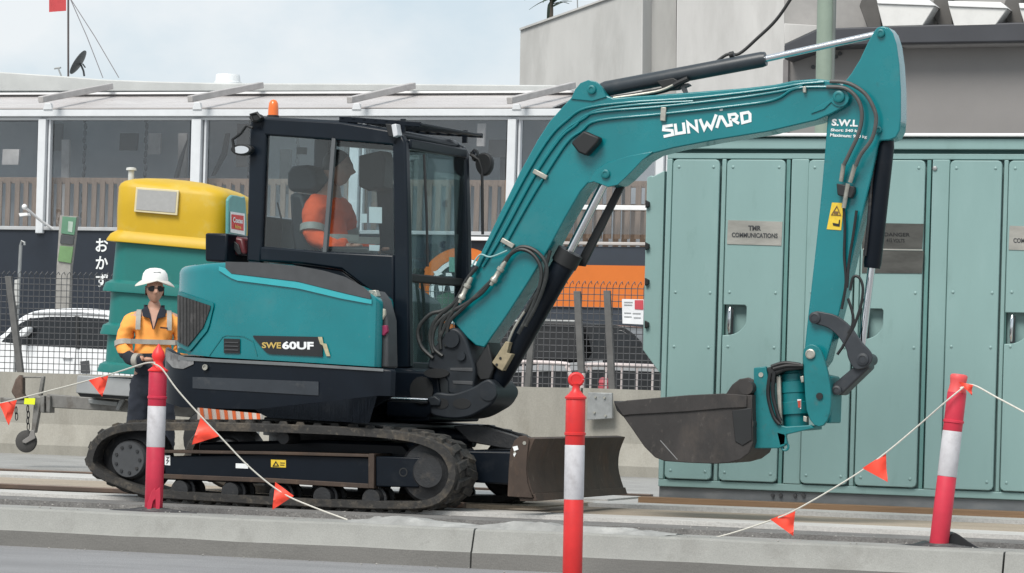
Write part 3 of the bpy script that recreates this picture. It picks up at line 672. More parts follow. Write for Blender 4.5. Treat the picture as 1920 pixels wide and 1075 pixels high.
# front frame, facing the boom
PFa = PC.at(752, 300); PFx = Pl(U(0, 0, 0), AU)
sF = (PC.at(757, 480) - CTR).dot(Fv)
def front(l0, l1, z0, z1, name, th=.06, m=CAB, bev=.012, ds=0.0):
    c = U(sF - th / 2 + ds, (l0 + l1) / 2, (z0 + z1) / 2); mb = MB(); mb.box(c, (th, abs(l1 - l0), abs(z1 - z0)), (Fv, Rv, V((0, 0, 1)))); return mb.build(name, m, EX, bevel=bev)
zt0 = PC.at(752, 258).z; zb0 = PC.at(766, 684).z; zm0 = PC.at(766, 520).z
front(LC0 - .06, LC1 + .06, zt0 - .075, zt0 - .005, 'front_header'); front(LC0 - .06, LC1 + .06, zm0 - .03, zm0 + .03, 'windscreen_bar', .04, BLACK)
front(LC0 - .06, LC1 + .06, zb0 - .06, zb0 + .02, 'front_sill')
def pane(name, pts3): 
    mb = MB(); mb.add(pts3, [[0, 1, 2, 3]]); nn = (pts3[1] - pts3[0]).cross(pts3[3] - pts3[0]).normalized() * .005
    mb = MB(); mb.prism(pts3, nn); return mb.build(name, CGLASS, EX, smooth=0)
pane('windscreen', [U(sF - .02, LC0 - .07, zm0 + .03), U(sF - .02, LC1 + .07, zm0 + .03), U(sF - .02, LC1 + .07, zt0 - .075), U(sF - .02, LC0 - .07, zt0 - .075)])
pane('lower_windscreen', [U(sF - .02, LC0 - .07, zb0 + .02), U(sF - .02, LC1 + .07, zb0 + .02), U(sF - .02, LC1 + .07, zm0 - .03), U(sF - .02, LC0 - .07, zm0 - .03)])
pc2 = PC.off(.03)
pane('side_window', [pc2.at(u, v) for u, v in [(490, 464), (606, 472), (626, 260), (498, 254)]])
pane('side_window', [pc2.at(u, v) + PC.n * .01 for u, v in [(606, 472), (738, 478), (736, 266), (622, 258)]])
pl2 = PC.off(.95)
mb = MB(); d_ = PC.n * .93
pane('door_window', [PC.at(u, v) + d_ for u, v in [(490, 602), (738, 638), (738, 266), (498, 254)]])
mb = MB(); mb.prism([PC.at(u, v) + PC.n * .92 for u, v in [(628, 256), (637, 257), (622, 474), (612, 473)]], PC.n * .05); mb.build('door_pillar', CAB, EX, bevel=.006)
# sun visor / top guard sloping over the front
mb = MB(); sv0 = (PC.at(640, 225) - CTR).dot(Fv)
for k in range(8):
    s_ = sv0 + (sF + .08 - sv0) * k / 7; z_ = PC.at(640, 222).z - .0 - .045 * (k / 7)
    bxm = MB(); bxm.box(U(s_, (LC0 + LC1) / 2, z_ + .0), (.03, .94, .016), (Fv, Rv, V((0, 0, 1)))); bxm.build('guard_bar', NAVY, EX, bevel=.003)
for l_ in (LC0 - .02, LC1 + .02):
    bxm = MB(); bxm.prism([U(sv0 - .03, l_, PC.at(640, 220).z + .008), U(sF + .09, l_, PC.at(640, 220).z - .037), U(sF + .09, l_, PC.at(640, 220).z - .07), U(sv0 - .03, l_, PC.at(640, 220).z - .03)], Rv * -.02); bxm.build('guard_rail', NAVY, EX, bevel=.003)
    for s_ in (sv0 + .02, sF - .05):
        bxm = MB(); bxm.box(U(s_, l_ - .01, PC.at(640, 220).z - .06), (.035, .018, .09), (Fv, Rv, V((0, 0, 1)))); bxm.build('guard_bracket', NAVY, EX)
UB([(733, 234), (742, 232), (746, 254), (737, 258)], LC0 + .05, LC0 - .02, mat('lamp_white', (.55, .56, .58), .3), 'work_lamp', .006)
UB([(722, 232), (734, 233), (738, 258), (728, 256)], LC0 + .05, LC0 - .03, BLACK, 'lamp_housing', .006)
# beacon, mirrors, aerial
bp = Pl(U(0, LC0 - .3, 0), AU); q = bp.at(512, 226)
mb = MB(); mb.lathe(q, (0, 0, 1), [(-.02, .042), (.005, .045), (.035, .043), (.035, .038)], 18); mb.build('beacon_base', BLACK, EX)
mb = MB(); mb.lathe(q + V((0, 0, .036)), (0, 0, 1), [(0, .038), (.05, .037), (.085, .033), (.105, .022), (.112, .006)], 18); mb.build('beacon_lens', BEACON, EX)
def mirror(l, path, ctr, rx, rz, face, name='mirror'):
    pl = Pl(U(0, l, 0), AU); mb = MB(); mb.tube([pl.at(u, v) for u, v in path], .011, 8); mb.build('mirror_arm', BLACK, EX)
    c = pl.at(*ctr); mb = MB(); pts = [pl.at(ctr[0] + rx * math.cos(a) * (1 - .12 * math.sin(a)), ctr[1] + rz * math.sin(a)) for a in [2 * math.pi * k / 18 for k in range(18)]]
    mb.prism(pts, pl.n * .05); h_ = mb.build(name, BLACK, EX, bevel=.012)
    if face:
        mb = MB(); mb.prism([pl.at(ctr[0] + rx * .72 * math.cos(2 * math.pi * k / 16), ctr[1] + rz * .66 * math.sin(2 * math.pi * k / 16), -.004) for k in range(16)], pl.n * .003); mb.build('mirror_glass', CHROME, h_)
mirror(.05, [(474, 240), (462, 236), (452, 250), (436, 262), (440, 285)], (452, 281), 20, 11, True)
mirror(.02, [(474, 228), (470, 215), (482, 212), (490, 222)], (478, 221), 12, 8, False)
mirror(LC1 - .05, [(882, 290), (898, 300), (904, 318), (905, 440)], (906, 308), 16, 22, False)
mirror(LC1 - .06, [(884, 285), (888, 300)], (888, 291), 6, 12, True)
# interior: seat, headrest, console, monitor, papers
def ins(pts, l0, l1, m, name, bev=.02): return UB(pts, l0, l1, m, name, bev)
SEAT = mat('seat_vinyl', (.012, .016, .022), .6, var=.2)
ins([(537, 325), (545, 311), (575, 309), (590, 318), (592, 350), (585, 360), (545, 360), (537, 352)], -.36, -.66, SEAT, 'headrest', .03)
ins([(541, 362), (566, 362), (590, 440), (600, 500), (555, 500), (545, 440)], -.28, -.74, SEAT, 'seat_back', .03)
ins([(545, 485), (690, 492), (690, 520), (545, 520)], -.28, -.74, SEAT, 'seat_cushion', .03)
ins([(672, 292), (715, 282), (722, 300), (718, 352), (690, 358), (672, 350)], -.55, -.70, BLACK, 'monitor', .012)
ins([(702, 340), (735, 345), (738, 478), (712, 476)], -.70, -.86, NAVY, 'front_console', .02)
ins([(600, 462), (690, 462), (700, 480), (600, 480)], -.10, -.22, BLACK, 'side_console', .02)
PAPER = mat('paper_label', (.62, .64, .64), .6, var=.08)
for pts in ([(692, 388), (716, 389), (716, 419), (692, 418)], [(675, 401), (688, 401), (688, 418), (675, 418)], [(692, 459), (712, 460), (711, 471), (692, 470)]):
    sticker(PC.off(.052), pts, PAPER, 'window_label', EX)
sticker(Pl(U(0, LC1 + .03, 0), AU), [(556, 276), (576, 277), (575, 290), (556, 289)], BLACK, 'door_handle', EX)
mb = MB(); mb.tube([PC.at(520, 380, .3), PC.at(530, 420, .3), PC.at(524, 470, .3)], .006, 6); mb.build('seat_belt', BLACK, EX)
mb = MB(); mb.tube([PC.at(795, 290, .1) , PC.at(800, 400, .1), PC.at(802, 500, .1)], .009, 6); mb.build('wiper', BLACK, EX)
# control levers seen through the lower windscreen
for u, l_ in ((790, -.35), (800, -.55)):
    pl = Pl(U(0, l_, 0), AU); mb = MB(); mb.tube([pl.at(u, 640), pl.at(u - 6, 560), pl.at(u - 10, 520)], .012, 8); mb.lathe(pl.at(u - 10, 522), (0, 0, 1), [(0, .018), (.05, .024), (.07, .012)], 10); mb.build('travel_lever', BLACK, EX)
# ---- swing bracket and slew post
PBo = YP(YTN + .66)
def BX(pts, o0, o1, m, name, bev=.01, parent=EX, pl=None):
    mb = MB(); mb.px(pl or PBo, pts, o1 - o0, o0); return mb.build(name, m, parent, bevel=bev)
BRK = mat('bracket_grey', (.015, .019, .024), .5, spec=.35, var=.25, scale=10, dirt=((.05, .05, .05), .4, 8, .55))
BX([(722, 694), (800, 697), (815, 690), (822, 705), (828, 760), (800, 786), (722, 782)], .06, .62, NAVY, 'front_deck', .015)
UB([(738, 690), (768, 692), (800, 702), (805, 790), (738, 792)], .16, -.6, NAVY, 'front_frame', .015)
BX(cm2([(800, 690), (808, 660), (824, 638), (842, 617), (858, 617), (872, 634), (882, 662), (890, 692), (888, 720), (884, 738), (842, 740), (838, 716), (826, 700)], 3), .0, .40, BRK, 'swing_bracket', .016)
BX(cm2([(806, 748), (818, 736), (850, 738), (886, 726), (906, 714), (918, 712), (928, 722), (932, 740), (922, 758), (904, 770), (880, 782), (850, 786), (820, 782), (806, 776)], 3), -.01, .41, BRK, 'bracket_foot', .016)
for (u, v, ru, rv) in ((866, 757, 17, 10), (828, 757, 13, 10), (790, 732, 22, 26), (818, 700, 24, 9)):
    BX([(u + ru * math.cos(a), v + rv * math.sin(a)) for a in [2 * math.pi * k / 16 for k in range(16)]], -.014 if u > 800 else .045, .03 if u > 800 else .07, BLACK, 'bracket_slot', 0)
for (u, v, r_) in ((848, 637, .055), (917, 735, .060), (866, 668, .03)):
    q = PBo.at(u, v); mb = MB(); mb.lathe(q + V((0, -.02, 0)), (0, 1, 0), [(0, r_ * .55), (0, r_), (.02, r_), (.44, r_), (.45, r_ * .6)], 20); mb.build('pivot_pin', BRK, EX)
BX([(844, 690), (886, 690), (886, 697), (844, 695)], -.004, .02, TRIM, 'bracket_rib', .002); BX([(848, 714), (886, 715), (886, 722), (850, 720)], -.004, .02, TRIM, 'bracket_rib', .002)
q0, q1 = PBo.at(706, 748, -.02), PBo.at(803, 752, -.02)
MB().cyl(q0, q1, .019, 14).build('swing_rod', CHROME, EX)
MB().cyl(PBo.at(640, 746, .05), PBo.at(707, 748, -.02), .036, 14).build('swing_cylinder', NAVY, EX)
BX([(800, 746), (815, 742), (826, 750), (824, 762), (806, 762)], -.03, .04, BRK, 'rod_eye', .01)
mb = MB(); mb.tube([PBo.at(729, 700, -.03), PBo.at(732, 716, -.05), PBo.at(730, 730, -.03)], .007, 8); mb.build('grab_eye', ZINC, EX)
BX([(886, 690), (908, 652), (915, 640), (926, 690), (918, 712), (900, 714)], .05, .30, BLACK, 'boom_stop', .01)
# ---- boom
BOOM = [(846, 600), (862, 560), (893, 492), (935, 404), (975, 322), (1008, 262), (1030, 228), (1055, 200), (1072, 182), (1080, 168), (1088, 158), (1102, 152), (1116, 154), (1126, 163), (1134, 178), (1150, 184),
        (1190, 181), (1300, 173), (1400, 165), (1452, 159), (1490, 151), (1530, 148), (1566, 152), (1584, 164), (1590, 182), (1584, 200), (1560, 213), (1530, 226),
        (1440, 247), (1340, 263), (1262, 278), (1225, 288), (1205, 300), (1188, 318), (1172, 334), (1158, 345), (1140, 349), (1126, 342), (1114, 338), (1102, 344), (1088, 360),
        (1060, 408), (1030, 464), (990, 530), (950, 592), (908, 652), (892, 648), (876, 634), (862, 618)]
BW = .24; PB = YP(YTN + .70)
boom = BX(BOOM, 0, BW, TEAL, 'boom', .008, pl=PB)
# flange plates standing proud at the lower knee and the cylinder lug
BX([(1102, 344), (1118, 318), (1140, 304), (1180, 292), (1225, 284), (1205, 300), (1188, 318), (1172, 334), (1158, 347), (1140, 351), (1124, 345), (1113, 341)], -.012, .0, TEAL, 'knee_plate', .004, parent=boom, pl=PB)
BX([(1070, 186), (1078, 168), (1088, 156), (1103, 150), (1118, 153), (1128, 163), (1137, 182), (1110, 190)], -.012, .0, TEAL, 'lug_plate', .004, parent=boom, pl=PB)
for (u, v, r_, m_) in ((1137, 327, .030, TEALD), (1111, 169, .030, TEALD), (1574, 182, .038, TEALD)):
    q = PB.at(u, v); mb = MB(); mb.lathe(q + V((0, -.030, 0)), (0, 1, 0), [(0, r_ * .5), (-.004, r_ * .5), (-.004, r_ * .82), (0, r_), (BW + .06, r_), (BW + .065, r_ * .6)], 20); mb.build('pivot_pin', m_, boom)
BX(arc(1574, 183, 18, -60, 150, 10) + [(1545, 205), (1520, 214), (1530, 200), (1552, 190)], -.010, 0, TEAL, 'end_boss', .004, parent=boom, pl=PB)
def tubepx(pl, pts, r, name, m, off=-.02, n=5, seg=8, parent=boom):
    P = [pl.at(p[0], p[1], off if len(p) < 3 else p[2]) for p in cm2([(a[0], a[1]) for a in pts], n)]
    mb = MB(); mb.tube(P, r, seg); return mb.build(name, m, parent)
for pts in ([(892, 510), (930, 435), (985, 330), (1030, 258), (1062, 226), (1098, 203), (1180, 192), (1300, 184), (1440, 168), (1500, 158), (1545, 154)],
            [(905, 500), (942, 440), (1000, 333), (1048, 262), (1078, 236), (1112, 212), (1240, 200), (1380, 184), (1470, 170), (1505, 160)],
            [(945, 462), (985, 390), (1018, 335), (1062, 268), (1090, 246), (1122, 226), (1240, 214), (1400, 196), (1455, 186), (1492, 166), (1555, 163)],
            [(930, 455), (1008, 318), (1055, 250), (1095, 222), (1120, 207), (1200, 196), (1300, 190)]):
    tubepx(PB, pts, .0085, 'hydraulic_pipe', TEAL, -.013)
for (u, v, w_, h_, a) in ((1243, 214, 5, 13, 4), (1012, 327, 14, 4.5, 28), (951, 456, 13, 4.5, 30), (1508, 168, 3, 6, 0)):
    ca, sa = math.cos(R(a)), math.sin(R(a)); BX([(u + x * ca - y * sa, v + x * sa + y * ca) for x, y in ((-w_, -h_), (w_, -h_), (w_, h_), (-w_, h_))], -.028, 0, ZINC, 'pipe_clamp', .004, parent=boom, pl=PB)
# work light bolted to the boom
wl = BX([(1070, 268), (1094, 245), (1124, 258), (1120, 268), (1098, 292), (1084, 286)], -.09, -.005, BLACK, 'boom_lamp', .012, parent=boom, pl=PB)
# painted maker's name
mb = MB()
def zz(pts): return [(1220 + x / 9.6, 190 + y / 9.6) for x, y in pts]
for st, cl_ in (([(398, 432), (238, 455), (232, 515), (385, 528), (400, 600), (232, 636)], 0), ([(440, 405), (462, 586), (608, 562), (588, 385)], 0), ([(688, 582), (662, 382), (838, 528), (815, 330)], 0),
            ([(886, 322), (962, 505), (1015, 395), (1090, 488), (1180, 240)], 0), ([(1188, 480), (1248, 282), (1280, 282), (1372, 440), (1448, 426), (1412, 246), (1520, 232), (1556, 268), (1540, 318), (1478, 336), (1590, 402)], 0),
            ([(1632, 222), (1755, 200), (1788, 236), (1788, 352), (1655, 388)], 1), ([(1240, 150), (1296, 140)], 0)):
    mb.ribbon(PB, zz(st), 5.5, closed=bool(cl_))
mb.build('maker_name', LETTER, boom, smooth=0)
# hoses at the foot of the boom
HP = PB
for pts in ([(985, 612), (1006, 572), (1022, 528), (1024, 496), (1006, 472), (980, 463), (960, 474), (945, 495)],
            [(972, 626), (996, 580), (1012, 536), (1014, 502), (998, 476), (974, 468), (952, 482), (938, 505)],
            [(925, 520), (905, 548), (870, 572), (838, 590), (815, 615), (812, 650), (830, 668)],
            [(918, 530), (880, 566), (846, 585), (826, 612), (826, 655)],
            [(880, 530), (862, 560), (832, 582), (806, 590), (784, 618), (790, 650), (812, 672)],
            [(868, 540), (850, 570), (820, 596), (806, 628), (812, 662)],
            [(905, 545), (866, 580), (842, 606), (836, 650)],
            [(895, 500), (872, 530), (862, 560), (845, 590), (822, 640)]):
    tubepx(HP, pts, .0135, 'hydraulic_hose', HOSE, -.045)
for (a, b_) in (((948, 490), (920, 535)), ((884, 520), (872, 545))):
    mb = MB(); mb.lathe(HP.at(*a, -.045), HP.at(*b_, -.045) - HP.at(*a, -.045), [(0, .014), (.03, .018), (.05, .018), (.055, .026), (.075, .026), (.08, .018), (.13, .018), (.14, .026), (.16, .026), (.165, .016), (.19, .014)], 10); mb.build('hose_coupling', ZINC, boom)
tubepx(HP, [(951, 470), (920, 482), (900, 478), (884, 500)], .006, 'thin_hose', mat('pale_hose', (.22, .40, .40), .5), -.05)
# ---- boom (lift) cylinder below, arm cylinder on top
PM = PB.off(BW / 2)
lift = MB().tube([PM.at(1064, 484), PM.at(1058, 494), PM.at(938, 705), PM.at(930, 722)], [.072, .078, .078, .062], 24).build('lift_cylinder', NAVY, EX)
MB().tube([PM.at(1070, 472), PM.at(1057, 496)], .09, 24).build('cylinder_gland', BLACK, lift)
MB().cyl(PM.at(1136, 338), PM.at(1062, 484), .029, 18).build('lift_rod', CHROME, EX)
mb = MB(); mb.prism([PM.at(u, v, .09) for u, v in [(1158, 345), (1172, 345), (1096, 500), (1078, 498)]], V((0, .03, 0))); mb.build('rod_guard', BLACK, EX, bevel=.004)
BX([(930, 668), (948, 640), (955, 642), (950, 662), (960, 664), (942, 696), (934, 692), (922, 680)], -.05, .02, mat('tan_bracket', (.30, .25, .16), .6, var=.25, scale=20), 'valve_bracket', .005, pl=PM.off(-.09))
for (u, v) in ((938, 672), (931, 684)):
    q = PM.at(u, v, -.145); MB().cyl(q, q + V((0, .01, 0)), .009, 8).build('valve_port', BLACK, EX)
tubepx(PM, [(1032, 470), (1024, 500), (1018, 530), (1000, 560), (985, 585)], .012, 'hydraulic_hose', HOSE, -.11); tubepx(PM, [(995, 570), (980, 590), (962, 620), (952, 645)], .009, 'steel_line', ZINC, -.11)
ac = MB().tube([PM.at(1128, 169), PM.at(1136, 167), PM.at(1428, 112), PM.at(1436, 110.5)], [.045, .052, .052, .046], 20).build('arm_cylinder', mat('cylinder_grey', (.028, .036, .044), .38, var=.2, scale=6, dirt=((.06, .06, .06), .4, 9, .55)), EX)
MB().cyl(PM.at(1434, 111), PM.at(1652, 63), .023, 16).build('arm_rod', CHROME, EX)
tubepx(PM, [(1146, 186), (1200, 178), (1248, 168), (1272, 156), (1290, 148)], .020, 'return_line', BLACK, -.06, parent=ac); tubepx(PM, [(1150, 184), (1230, 172), (1262, 160)], .009, 'return_line', ZINC, -.085, parent=ac)
BX([(1230, 152), (1262, 146), (1280, 156), (1272, 168), (1246, 170)], -.06, .0, BLACK, 'line_clamp', .006, parent=ac, pl=PM); BX([(1264, 160), (1290, 156), (1294, 160), (1284, 164), (1288, 176), (1282, 176), (1276, 166)], -.05, .0, TRIM, 'line_bracket', .003, parent=ac, pl=PM)
MB().cyl(PM.at(1368, 104), PM.at(1376, 102), .022, 10).build('bleed_port', BLACK, ac)
# ---- stick (arm)
PA = PB.off(.045); AW = .18
ARM = [(1638, 60), (1644, 52), (1655, 49), (1666, 52), (1674, 62), (1681, 84), (1686, 120), (1689, 170), (1689, 220), (1687, 244), (1680, 258), (1668, 263), (1648, 264), (1644, 280), (1634, 330), (1622, 380), (1606, 450), (1590, 520), (1574, 585), (1558, 645), (1550, 676), (1540, 690), (1524, 690), (1510, 678), (1508, 660), (1513, 610), (1522, 530), (1532, 440), (1541, 350), (1547, 280), (1551, 226), (1556, 200), (1566, 178), (1580, 158), (1596, 138), (1612, 112), (1626, 82)]
arm = BX(ARM, 0, AW, TEAL, 'dipper_arm', .008, pl=PA)
for (u, v, r_) in ((1652, 63, .026), (1524, 672, .03), (1648, 244, .022)):
    q = PA.at(u, v); mb = MB(); mb.lathe(q + V((0, -.02, 0)), (0, 1, 0), [(0, r_ * .5), (-.003, r_ * .5), (-.003, r_ * .8), (0, r_), (AW + .04, r_)], 18); mb.build('pivot_pin', TEALD, arm)
for pts in ([(1556, 153), (1590, 156), (1622, 176), (1640, 208), (1642, 232), (1634, 262), (1614, 290), (1604, 312)], [(1550, 163), (1585, 166), (1608, 186), (1616, 215), (1610, 250), (1594, 285), (1582, 310)]):
    tubepx(PA, pts, .013, 'hydraulic_hose', mat('grey_hose', (.07, .07, .068), .55, var=.2, scale=20), -.045 - .03, parent=arm)
for (a, b_) in (((1582, 308), (1577, 340)), ((1603, 310), (1594, 342)), ((1590, 345), (1582, 390))):
    mb = MB(); mb.cyl(PA.at(*a, -.06), PA.at(*b_, -.04), .015, 10); mb.build('hose_coupling', ZINC, arm)
BX([(1568, 344), (1602, 350), (1602, 360), (1596, 372), (1570, 366)], -.055, 0, BLACK, 'valve_block', .006, parent=arm, pl=PA)
for pts in ([(1582, 388), (1584, 430), (1583, 480), (1586, 530), (1578, 580)], [(1606, 395), (1600, 440), (1592, 490), (1588, 540)], [(1594, 545), (1600, 520), (1612, 522), (1618, 545), (1610, 590), (1590, 625)], [(1590, 560), (1600, 600), (1586, 640), (1570, 665)], [(1618, 560), (1602, 610), (1580, 650)]):
    tubepx(PA, pts, .0095, 'hydraulic_hose', BLACK, -.03, parent=arm)
mb = MB(); mb.px(PA, [(1560, 380), (1582, 381), (1577, 432), (1550, 430)], .002, -.004); st_ = mb.build('warning_sticker', YEL, arm, smooth=0)
mb = MB(); mb.ribbon(PA, [(1559, 403), (1569, 387), (1576, 404)], 1.5, off=-.008, closed=True); mb.px(PA, [(1564, 396), (1572, 397), (1571, 402), (1563, 401)], .001, -.008); mb.build('warning_print', mat('brown_print', (.16, .09, .03), .5), arm, smooth=0)
mb = MB(); mb.px(PA, [(1561, 418), (1572, 420), (1573, 413), (1575, 412), (1574, 425), (1562, 423)], .001, -.008); mb.build('warning_print', BLACK, arm, smooth=0)
text_px('S.W.L', PA, [(1560, 223), (1609, 225), (1608, 238), (1559, 236)], LETTER, 'load_letters', arm, off=-.004, thick=.04)
text_px('Short: 540 kg', PA, [(1558, 241), (1612, 243), (1611, 250), (1557, 248)], LETTER, 'load_letters', arm, off=-.004, thick=.03)
text_px('Maximum: 950 kg', PA, [(1557, 250), (1626, 254), (1625, 261), (1556, 258)], LETTER, 'load_letters', arm, off=-.004, thick=.03)
# bucket cylinder, rod, links
PAm = PA.off(AW / 2)
bc = MB().tube([PAm.at(1662, 262), PAm.at(1660, 275), PAm.at(1636, 494), PAm.at(1635, 503)], [.05, .058, .058, .052], 20).build('bucket_cylinder', NAVY, EX)
tubepx(PAm, [(1640, 300), (1634, 340), (1630, 400), (1622, 480)], .012, 'steel_line', IRON, -.05, parent=bc)
MB().cyl(PAm.at(1634, 502), PAm.at(1614, 665), .025, 14).build('bucket_rod', CHROME, EX)
LNK = mat('link_grey', (.028, .033, .040), .45, var=.2, scale=8, dirt=((.07, .065, .06), .4, 8, .55))
for o in (-.035, AW + .005):
    BX(cm2([(1519, 592), (1528, 584), (1545, 586), (1568, 592), (1594, 612), (1614, 640), (1632, 660), (1635, 676), (1622, 690), (1602, 692), (1590, 672), (1586, 655), (1572, 632), (1552, 615), (1530, 608), (1520, 602)], 3), o, o + .03, LNK, 'tipping_link', .006, pl=PA)
BX([(1598, 690), (1612, 676), (1628, 678), (1630, 690), (1576, 742), (1562, 738), (1560, 722)], -.005, AW - .02, LNK, 'bucket_link', .012, pl=PA)
for (u, v, r_) in ((1527, 596, .038), (1617, 674, .04), (1568, 732, .03)):
    q = PA.at(u, v, -.045); MB().lathe(q, (0, 1, 0), [(0, r_ * .6), (-.004, r_ * .6), (0, r_), (AW + .09, r_), (AW + .094, r_ * .6)], 18).build('link_pin', LNK, EX)
# ---- tilt rotator
TR = TEALD; PT = PB.off(-.06); TWD = .36
BX(cm2([(1505, 672), (1507, 655), (1518, 646), (1530, 648), (1540, 660), (1552, 700), (1558, 740), (1556, 775), (1544, 798), (1526, 797), (1512, 770), (1508, 720)], 2), 0, .04, TR, 'rotator_cheek', .006, pl=PT)
BX(cm2([(1505, 672), (1507, 655), (1518, 646), (1530, 648), (1540, 660), (1552, 700), (1558, 740), (1556, 775), (1544, 798), (1526, 797), (1512, 770), (1508, 720)], 2), TWD - .04, TWD, TR, 'rotator_cheek', .006, pl=PT)
BX([(1530, 700), (1556, 706), (1560, 740), (1558, 794), (1528, 794)], .04, TWD - .04, TR, 'rotator_body', .01, pl=PT)
q = PT.at(1520, 664); MB().lathe(q + V((0, -.015, 0)), (0, 1, 0), [(0, .024), (-.003, .024), (0, .032), (TWD + .03, .032)], 16).build('pivot_pin', ZINC, EX)
q = PT.at(1537, 743); MB().cyl(q + V((0, -.012, 0)), q + V((0, .02, 0)), .022, 14).build('bolt', BLACK, EX)
ra, rb = PT.at(1487, 690, TWD / 2 - .04), PT.at(1493, 800, TWD / 2 - .04)
MB().lathe(ra, rb - ra, [(0, .07), (.035, .075), (.04, .085), (.085, .085), (.09, .10), (.16, .10), (.165, .094), (.22, .094), (.225, .10), (.30, .10), (.305, .085), (.38, .082)], 24).build('rotator_cylinder', TR, EX)
ln_ = ZINC
BX([(1484, 749), (1502, 749), (1502, 767), (1485, 768)], .055, .06, LETTER, 'rotator_label', 0, pl=PT); BX([(1495, 752), (1501, 751), (1501, 764), (1495, 765)], .05, .054, mat('label_red', (.4, .05, .03), .5), 'label_print', 0, pl=PT)
BX([(1413, 690), (1436, 687), (1444, 730), (1458, 796), (1474, 800), (1520, 797), (1526, 803), (1474, 815), (1472, 836), (1460, 841), (1413, 841)], 0, .04, TR, 'hitch_plate', .006, pl=PT)
BX([(1413, 690), (1436, 687), (1444, 730), (1458, 796), (1474, 800), (1520, 797), (1526, 803), (1474, 815), (1472, 836), (1460, 841), (1413, 841)], TWD - .04, TWD, TR, 'hitch_plate', .006, pl=PT)
BX([(1420, 700), (1436, 700), (1456, 800), (1456, 834), (1420, 834)], .04, TWD - .04, TR, 'hitch_body', .008, pl=PT)
BX([(1446, 800), (1522, 798), (1522, 806), (1446, 812)], .04, TWD - .04, TR, 'hitch_base', .006, pl=PT)
BX([(1436, 690), (1460, 684), (1502, 683), (1506, 692), (1470, 696), (1452, 704), (1446, 720)], -.01, .12, BLACK, 'hose_cover', .01, pl=PT)
for pts in ([(1444, 700), (1440, 740), (1450, 780), (1462, 796)], [(1452, 698), (1449, 740), (1458, 776), (1464, 790)], [(1450, 692), (1476, 686), (1506, 686)], [(1446, 688), (1470, 681), (1500, 684)]):
    tubepx(PT, pts, .013, 'hydraulic_hose', BLACK, -.01, parent=EX)
BX([(1455, 706), (1463, 706), (1466, 795), (1461, 798)], .02, .05, ZINC, 'steel_strip', .002, pl=PT); BX([(1500, 706), (1506, 705), (1507, 716), (1502, 718)], .0, .05, ZINC, 'fitting', .003, pl=PT); BX([(1506, 780), (1513, 782), (1512, 792), (1506, 790)], .0, .05, ZINC, 'fitting', .003, pl=PT)
q = PT.at(1427, 703); MB().lathe(q + V((0, -.006, 0)), (0, 1, 0), [(0, .006), (0, .016), (.01, .016)], 12).build('bolt', ZINC, EX)
hk = arc(1472, 838, 6.5, 0, 360, 14)[:-1]; mb = MB(); mb.tube([PT.at(u, v, .02) for u, v in hk + hk[:1]], .008, 8); mb.build('lifting_eye', TR, EX)
BX([(1456, 810), (1472, 814), (1476, 832), (1462, 836)], .0, .04, TR, 'eye_lug', .004, pl=PT)
# ---- bucket: two cheeks, a rolled shell, ears, lip and teeth
PK = PB.off(-.15); KW = .56
CHK = [(1152, 756), (1176, 751), (1290, 741), (1356, 738), (1366, 739), (1410, 741), (1412, 830), (1404, 850), (1388, 862), (1366, 868), (1340, 870), (1290, 868), (1246, 865), (1228, 858), (1208, 838), (1186, 806), (1166, 778)]
bk_ = BX(CHK, 0, .022, BKT, 'bucket', .005, pl=PK)
BX(CHK, KW - .022, KW, BKT, 'bucket_cheek', .005, parent=bk_, pl=PK)
shell_o = [(1152, 756), (1166, 778), (1186, 806), (1208, 838), (1228, 858), (1246, 865), (1290, 868), (1340, 870), (1366, 868), (1388, 862), (1404, 850), (1412, 830), (1411, 790), (1410, 741)]
so = [PK.at(u, v) for u, v in shell_o]; cc_ = PK.at(1310, 790)
inner = []
for i, p in enumerate(so):
    t_ = (so[min(i + 1, len(so) - 1)] - so[max(i - 1, 0)]).normalized(); nn = V((-t_.z, 0, t_.x)); nn = nn if nn.dot(cc_ - p) > 0 else -nn; inner.append(p + nn * .02)
mb = MB(); mb.loft([[a + V((0, .022, 0)), a + V((0, KW - .022, 0)), c_ + V((0, KW - .022, 0)), c_ + V((0, .022, 0))] for a, c_ in zip(so, inner)]); mb.build('bucket_shell', BKT, bk_)
BX([(1152, 756), (1176, 751), (1290, 741), (1356, 738), (1400, 741), (1400, 764), (1356, 766), (1290, 772), (1180, 778), (1168, 780)], -.012, 0, BKT, 'side_cutter', .004, parent=bk_, pl=PK)
for o in (.10, KW - .16):
    BX([(1360, 740), (1372, 722), (1386, 711), (1402, 708), (1414, 714), (1418, 730), (1414, 840), (1404, 836), (1392, 820), (1388, 770), (1372, 762)], o, o + .05, BKT, 'bucket_ear', .006, parent=bk_, pl=PK)
for (u, v) in ((1399, 727), (1400, 795)):
    q = PK.at(u, v); MB().cyl(q + V((0, .0, 0)), q + V((0, KW, 0)), .045, 18).build('bucket_pin', BKT, bk_)
BX([(1372, 770), (1408, 765), (1410, 825), (1392, 836), (1378, 828)], -.008, .0, BLACK, 'ear_recess', .004, parent=bk_, pl=PK)
for k in range(5):
    o = .02 + k * .125
    BX([(1150, 752), (1172, 752), (1176, 776), (1168, 782), (1156, 770)], o, o + .06, IRON, 'tooth', .006, parent=bk_, pl=PK)
mb = MB(); mb.ribbon(PK, [(1238, 826), (1270, 862)], 1.5, off=-.003); mb.build('scratch', mat('bright_scratch', (.22, .22, .22), .4), bk_, smooth=0)
